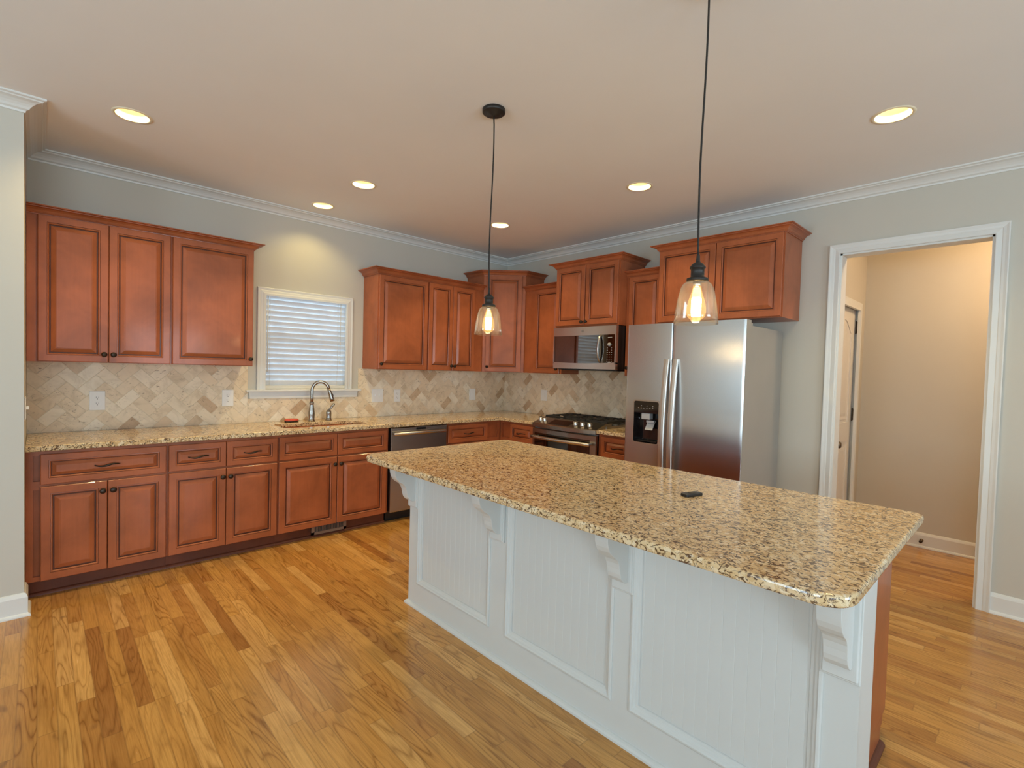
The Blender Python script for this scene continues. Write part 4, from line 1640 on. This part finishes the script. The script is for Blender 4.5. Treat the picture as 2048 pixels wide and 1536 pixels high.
v = [(x0, y0, 0.838), (x1, y0, 0.838), (x1, y0, 1.062), (x0, y0, 1.062), (x0 + .012, y1, 0.850), (x1 - .012, y1, 0.850), (x1 - .012, y1, 1.055), (x0 + .012, y1, 1.055)]
b.add(v, [(0, 1, 5, 4), (1, 2, 6, 5), (2, 3, 7, 6), (3, 0, 4, 7), (4, 5, 6, 7)])
b.build('dispenser_recess', 'black_gloss', d1, recalc=True)
b = MB()
b.rbox(FD[0] + 0.066, FD[0] + 0.136, FF - 0.001, FF + 0.05, 1.014, 1.060, 0.003)
b.build('ice_chute', 'grey_plastic', d1)
b = MB()
v = [(FD[0] + 0.100, FF + 0.034, 0.992), (FD[0] + 0.162, FF + 0.034, 0.992), (FD[0] + 0.156, FF + 0.006, 0.936), (FD[0] + 0.094, FF + 0.006, 0.936)]
v += [(x, y + 0.007, z) for x, y, z in v]
b.add(v, [(0, 1, 2, 3), (4, 5, 6, 7), (0, 1, 5, 4), (1, 2, 6, 5), (2, 3, 7, 6), (3, 0, 4, 7)])
b.rbox(FD[0] + 0.102, FD[0] + 0.166, FF + 0.010, FF + 0.045, 0.990, 1.008, 0.003)
b.build('dispenser_paddle', 'grey_plastic', d1)
b = MB()
b.box(FD[0] + 0.02, FD[1] - 0.02, FF + 0.004, FF + 0.060, 0.8465, 0.852)
b.build('drip_tray', 'black', d1)
b = MB()
for k, x in enumerate((0.040, 0.064, 0.086, 0.112, 0.138, 0.162)):
    b.box(FD[0] + x - 0.0032, FD[0] + x + 0.0032, FF - 0.0034, FF - 0.0022, 1.096, 1.101)
for x in (0.064, 0.112, 0.162):
    b.box(FD[0] + x - 0.002, FD[0] + x + 0.002, FF - 0.0034, FF - 0.0022, 1.112, 1.119)
b.build('dispenser_icons', 'print', d1)
text_mesh('Whirlpool', 0.028, 'logo', d2, 'badge_letters', TR(0.776, FF + 0.0040, 1.664) @ ROT(90, 'X') @ Matrix.Shear('XZ', 4, (0.0, 0.0)))

# ------------------------------------------------------------------ island
PX, IY0, IY1 = -2.549, -4.152, -1.985     # panel face, ends
t = thing('kitchen_island', 'white panelled kitchen island with cherry cabinets on the far side', 'island', (PX, (IY0 + IY1) / 2, 0))
oxx, oyy = PX, (IY0 + IY1) / 2
L3 = lambda x, y: (x - oxx, y - oyy)
CBI = CB - 0.001
b = MB()
x0, y0 = L3(PX + 0.012, IY0 + 0.0)
x1, y1 = L3(-2.389, IY1)
b.box(x0, x1, y0, y1, 0, CBI)
b.build('knee_wall', 'white', t)
# stiles and rails standing proud of the beadboard
b = MB()
STI = [(-2.074, -1.985), (-2.806, -2.689), (-3.468, -3.386), (-4.152, -4.066)]
for a, c in STI:
    u, v0 = L3(PX, a)
    _, v1 = L3(PX, c)
    b.box(u, u + 0.013, v0, v1, 0, CBI)
for k in range(3):
    a, c = STI[k][0], STI[k + 1][1]
    _, v0 = L3(0, c)
    _, v1 = L3(0, a)
    b.box(0.0, 0.013, v0, v1, 0, 0.140)
    b.box(0.0, 0.013, v0, v1, 0.775, CBI)
b.build('stile_frame', 'white', t)
for k in range(3):
    a, c = STI[k][0], STI[k + 1][1]
    _, ya = L3(0, a)
    _, yc = L3(0, c)
    z0, z1 = 0.140, 0.775
    # beadboard field
    b = MB()
    nb = int(round((ya - yc) / 0.041))
    v, f = [], []
    prof = []
    for i in range(nb):
        p = (ya - yc) / nb
        s = yc + i * p
        prof += [(s, 0.0125), (s + 0.0013, 0.0118), (s + p - 0.0013, 0.0118)]
    prof.append((ya, 0.0125))
    m = len(prof)
    v = [(x - 0.001, y, z0) for y, x in prof] + [(x - 0.001, y, z1) for y, x in prof]
    f = [(i, i + 1, m + i + 1, m + i) for i in range(m - 1)]
    b.add(v, f)
    b.build('beadboard_panel', 'white', t)
    # applied moulding frame
    b = MB()
    MP = [(0.0, 0.010), (0.0, -0.004), (0.004, -0.007), (0.010, -0.008), (0.014, -0.004), (0.020, -0.002), (0.026, 0.004), (0.034, 0.006), (0.036, 0.010)]
    v, f = [], []
    m = len(MP)
    for cy, cz in ((yc, z0), (ya, z0), (ya, z1), (yc, z1)):
        sy = 1 if cy == yc else -1
        sz = 1 if cz == z0 else -1
        for o_, x_ in MP:
            v.append((x_, cy + sy * (o_ - 0.004), cz + sz * (o_ - 0.004)))
    for q in range(4):
        r2 = (q + 1) % 4
        for i in range(m - 1):
            f.append((q * m + i, q * m + i + 1, r2 * m + i + 1, r2 * m + i))
    b.add(v, f)
    b.build('panel_moulding', 'white', t)
# corbels
CORB = [(0.0, 0.0), (-0.136, 0.0), (-0.136, -0.012), (-0.131, -0.016), (-0.131, -0.040), (-0.129, -0.056), (-0.124, -0.074), (-0.114, -0.092), (-0.098, -0.108),
        (-0.080, -0.119), (-0.068, -0.130), (-0.058, -0.146), (-0.052, -0.166), (-0.048, -0.186), (-0.042, -0.202), (-0.030, -0.216), (-0.012, -0.226), (0.0, -0.227)]
for yc in (-2.030, -2.742, -3.426, -4.108):
    _, y = L3(0, yc)
    b = MB()
    b.rbox(-0.018, -0.0005, y - 0.042, y + 0.042, CBI - 0.262, CBI, 0.004)
    b.rbox(-0.012, -0.0005, y - 0.047, y + 0.047, CBI - 0.268, CBI, 0.002)
    # scroll body, extruded across its width
    n = len(CORB)
    v = [(-0.017 + a, y - 0.028, CBI + z) for a, z in CORB] + [(-0.017 + a, y + 0.028, CBI + z) for a, z in CORB]
    f = [tuple(range(n)), tuple(range(n, 2 * n))] + [(i, (i + 1) % n, n + (i + 1) % n, n + i) for i in range(n)]
    b.add(v, f)
    co = b.build('corbel', 'white', t)
    bevel(co, 0.0025, 2, 40)
# shoe moulding at the foot of the white panels
b = MB()
SHOE = [(0, 0), (0.018, 0), (0.017, 0.008), (0.012, 0.015), (0.005, 0.019), (0, 0.020)]
_, ya = L3(0, IY1)
_, yb_ = L3(0, IY0)
b.sweep([(0.16, ya), (0, ya), (0, yb_), (0.16, yb_)], [(o_, z_) for o_, z_ in SHOE])
sh = b.build('shoe_moulding', 'white', t)
# cherry cabinets behind the knee wall
ce0, ce1 = L3(-2.388, -4.088)
cf = L3(-1.748, 0)[0]
_, cy1 = L3(0, -2.05)
b = MB()
n = 6
v, f = [], []
b.box(ce0, cf, ce1, cy1, 0.100, CBI)
b.box(ce0, cf - 0.075, ce1, cy1, 0.0, 0.0995)
b.box(cf - 0.0755, cf - 0.045, ce1, ce1 + 0.018, 0.066, 0.0998)
b.build('cabinet_end', 'cherry', t)
b = MB()
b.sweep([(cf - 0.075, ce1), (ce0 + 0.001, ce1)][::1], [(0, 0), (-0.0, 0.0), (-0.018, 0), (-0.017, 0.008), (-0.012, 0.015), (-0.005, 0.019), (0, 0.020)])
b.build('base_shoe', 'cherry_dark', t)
yy = ce1 + 0.004
wd = (cy1 - ce1 - 0.024) / 4
for k in range(4):
    d = MB()
    d.panel(0, wd - 0.006, 0.105, 0.630, -0.020, 0.020, RINGS, DARK)
    d.build('door', ['cherry', 'glaze_shade'], t, (cf, yy + k * wd, 0), PI / 2)
    d = MB()
    d.panel(0, wd - 0.006, 0.643, 0.813, -0.020, 0.020, RINGS_D, DARK)
    d.build('drawer_front', ['cherry', 'glaze_shade'], t, (cf, yy + k * wd, 0), PI / 2)

slab('island_countertop', rrect(-2.800, -1.697, -4.172, -1.858, (0.035, 0.095, 0.085, 0.035), 10), [], CB, CT, 'granite',
     'large speckled granite slab lying on the white island', 'countertop', 0.009)

# small black fob on the island
t = thing('remote_fob', 'small black remote fob lying on the island counter', 'remote', (-2.160, -3.483, CT), math.radians(-16))
b = MB()
b.extrude_profile(rrect(-0.046, 0.046, -0.021, 0.021, 0.010, 5), TR(0, 0, 0.0002), 0.011)
fo = b.build('case', 'black', t)
bevel(fo, 0.003, 2, 50)
b = MB()
b.extrude_profile(rrect(-0.016, 0.020, -0.010, 0.010, 0.006, 5), TR(0, 0, 0.0112), 0.0012)
b.build('button_pad', 'slot', t)

# ------------------------------------------------------------------ pendants
def pendant(x, y, zb, label):
    t = thing('pendant_light', label, 'pendant light', (x, y, zb), 0, 'glass pendants over the island')
    H = ZC - zb
    b = MB()
    b.lathe([(0.0, H - 0.034), (0.006, H - 0.034), (0.009, H - 0.030), (0.028, H - 0.029), (0.032, H - 0.022), (0.053, H - 0.020), (0.058, H - 0.016), (0.058, H - 0.0005), (0.0, H - 0.0005)], 32)
    b.build('canopy', 'darkmetal', t)
    b = MB()
    pts = []
    for i in range(21):
        s = i / 20
        pts.append((-0.004 * math.sin(PI * 2 * s), 0.003 * math.sin(PI * 1.5 * s), 0.222 + (H - 0.03 - 0.222) * s))
    pts[0] = (0, 0, 0.222); pts[-1] = (0, 0, H - 0.03)
    b.tube(pts, 0.0034, 8)
    b.build('cord', 'cord', t)
    b = MB()
    b.lathe([(0.0, 0.238), (0.0035, 0.238), (0.0055, 0.228), (0.0065, 0.212), (0.0085, 0.206), (0.016, 0.202), (0.0250, 0.191), (0.0255, 0.186), (0.0215, 0.184), (0.0215, 0.158),
             (0.027, 0.155), (0.0340, 0.153), (0.0345, 0.143), (0.0, 0.143)], 28)
    b.build('socket', 'darkmetal', t)
    b = MB()
    outer = [(0.030, 0.142), (0.040, 0.138), (0.048, 0.130), (0.054, 0.116), (0.060, 0.090), (0.0650, 0.062), (0.0690, 0.030), (0.0715, 0.0)]
    inner = [(r - 0.0020, z) for r, z in reversed(outer)]
    b.lathe(outer + inner, 40, cap=False)
    b.build('glass_shade', 'shade', t, recalc=True)
    b = MB()
    b.lathe([(0.012, 0.130), (0.014, 0.118), (0.019, 0.100), (0.026, 0.078), (0.0310, 0.054), (0.0315, 0.038), (0.027, 0.024), (0.016, 0.014), (0.0, 0.011)], 24, cap=False)
    bu = b.build('bulb', 'bulb', t)
    b = MB()
    b.lathe([(0.0, 0.142), (0.0135, 0.142), (0.0135, 0.128), (0.010, 0.124), (0.0, 0.124)], 16)
    b.build('bulb_cap', 'steel_plain', t)
    b = MB()
    b.lathe([(0.0, 0.026), (0.014, 0.026), (0.0160, 0.040), (0.0160, 0.075), (0.0150, 0.088), (0.0, 0.090)], 14)
    b.build('filament', 'filament', bu)
    return t


pendant(-2.437, -2.500, 1.535, 'clear glass pendant over the far end of the island, black canopy in view')
pendant(-2.504, -3.642, 1.531, 'clear glass pendant over the near half of the island, before the refrigerator')

# ------------------------------------------------------------------ recessed lights
def can_light(x, y, label, watt=7.8):
    t = thing('recessed_light', label, 'ceiling light', (x, y, ZC), 0, 'recessed ceiling lights')
    b = MB()
    b.lathe([(CAN_R - 0.004, 0.002), (CAN_R - 0.003, -0.003), (CAN_R + 0.004, -0.0045), (CAN_R + 0.012, -0.003), (CAN_R + 0.014, -0.0003)], 36, cap=False)
    b.build('trim_ring', 'can', t)
    b = MB()
    b.lathe([(CAN_R - 0.003, 0.0), (CAN_R - 0.008, 0.020), (CAN_R - 0.014, 0.050), (CAN_R - 0.018, 0.070)], 36, cap=False)
    b.build('reflector', 'can', t)
    b = MB()
    b.lathe([(0.0, 0.058), (0.030, 0.059), (0.050, 0.064), (CAN_R - 0.018, 0.070), (0.0, 0.0705)], 30)
    b.build('lens', 'lens', t)
    d = bpy.data.lights.new('lamp', 'AREA')
    d.shape = 'DISK'
    d.size = 0.055
    d.energy = watt
    d.color = WARM if watt > 4 else (1.0, 0.77, 0.30)
    d.spread = math.radians(130)
    lo = bpy.data.objects.new('lamp', d)
    lo.location = (0, 0, 0.050)
    lo.parent = t
    COL.objects.link(lo)
    return t


can_light(*CANS[0], 'recessed ceiling light nearest the return wall, above the drawer cabinets')
can_light(*CANS[1], 'recessed ceiling light just left of the hanging pendant canopy, in front of the sink')
can_light(*CANS[2], 'recessed ceiling light closest to the wall above the sink window', 3.0)
can_light(*CANS[3], 'recessed ceiling light closest to the corner cabinet, behind the pendant cord')
can_light(*CANS[4], 'recessed ceiling light in front of the microwave and range')
can_light(*CANS[5], 'recessed ceiling light in front of the doorway')

# ceiling lamp of the hall, out of sight above the doorway head
t = thing('hall_ceiling_light', 'round warm ceiling lamp of the hall above the doorway head', 'ceiling light', (0.50, -4.55, ZC))
b = MB()
b.lathe([(0.13, -0.0005), (0.13, -0.02), (0.12, -0.03), (0.0, -0.03)], 28)
b.build('lamp_base', 'darkmetal', t)
b = MB()
b.lathe([(0.115, -0.030), (0.112, -0.055), (0.085, -0.080), (0.045, -0.094), (0.0, -0.098)], 28, cap=False)
b.build('lamp_glass', emit('warm_lit_glass', (1.0, 0.66, 0.36), 130.0), t)
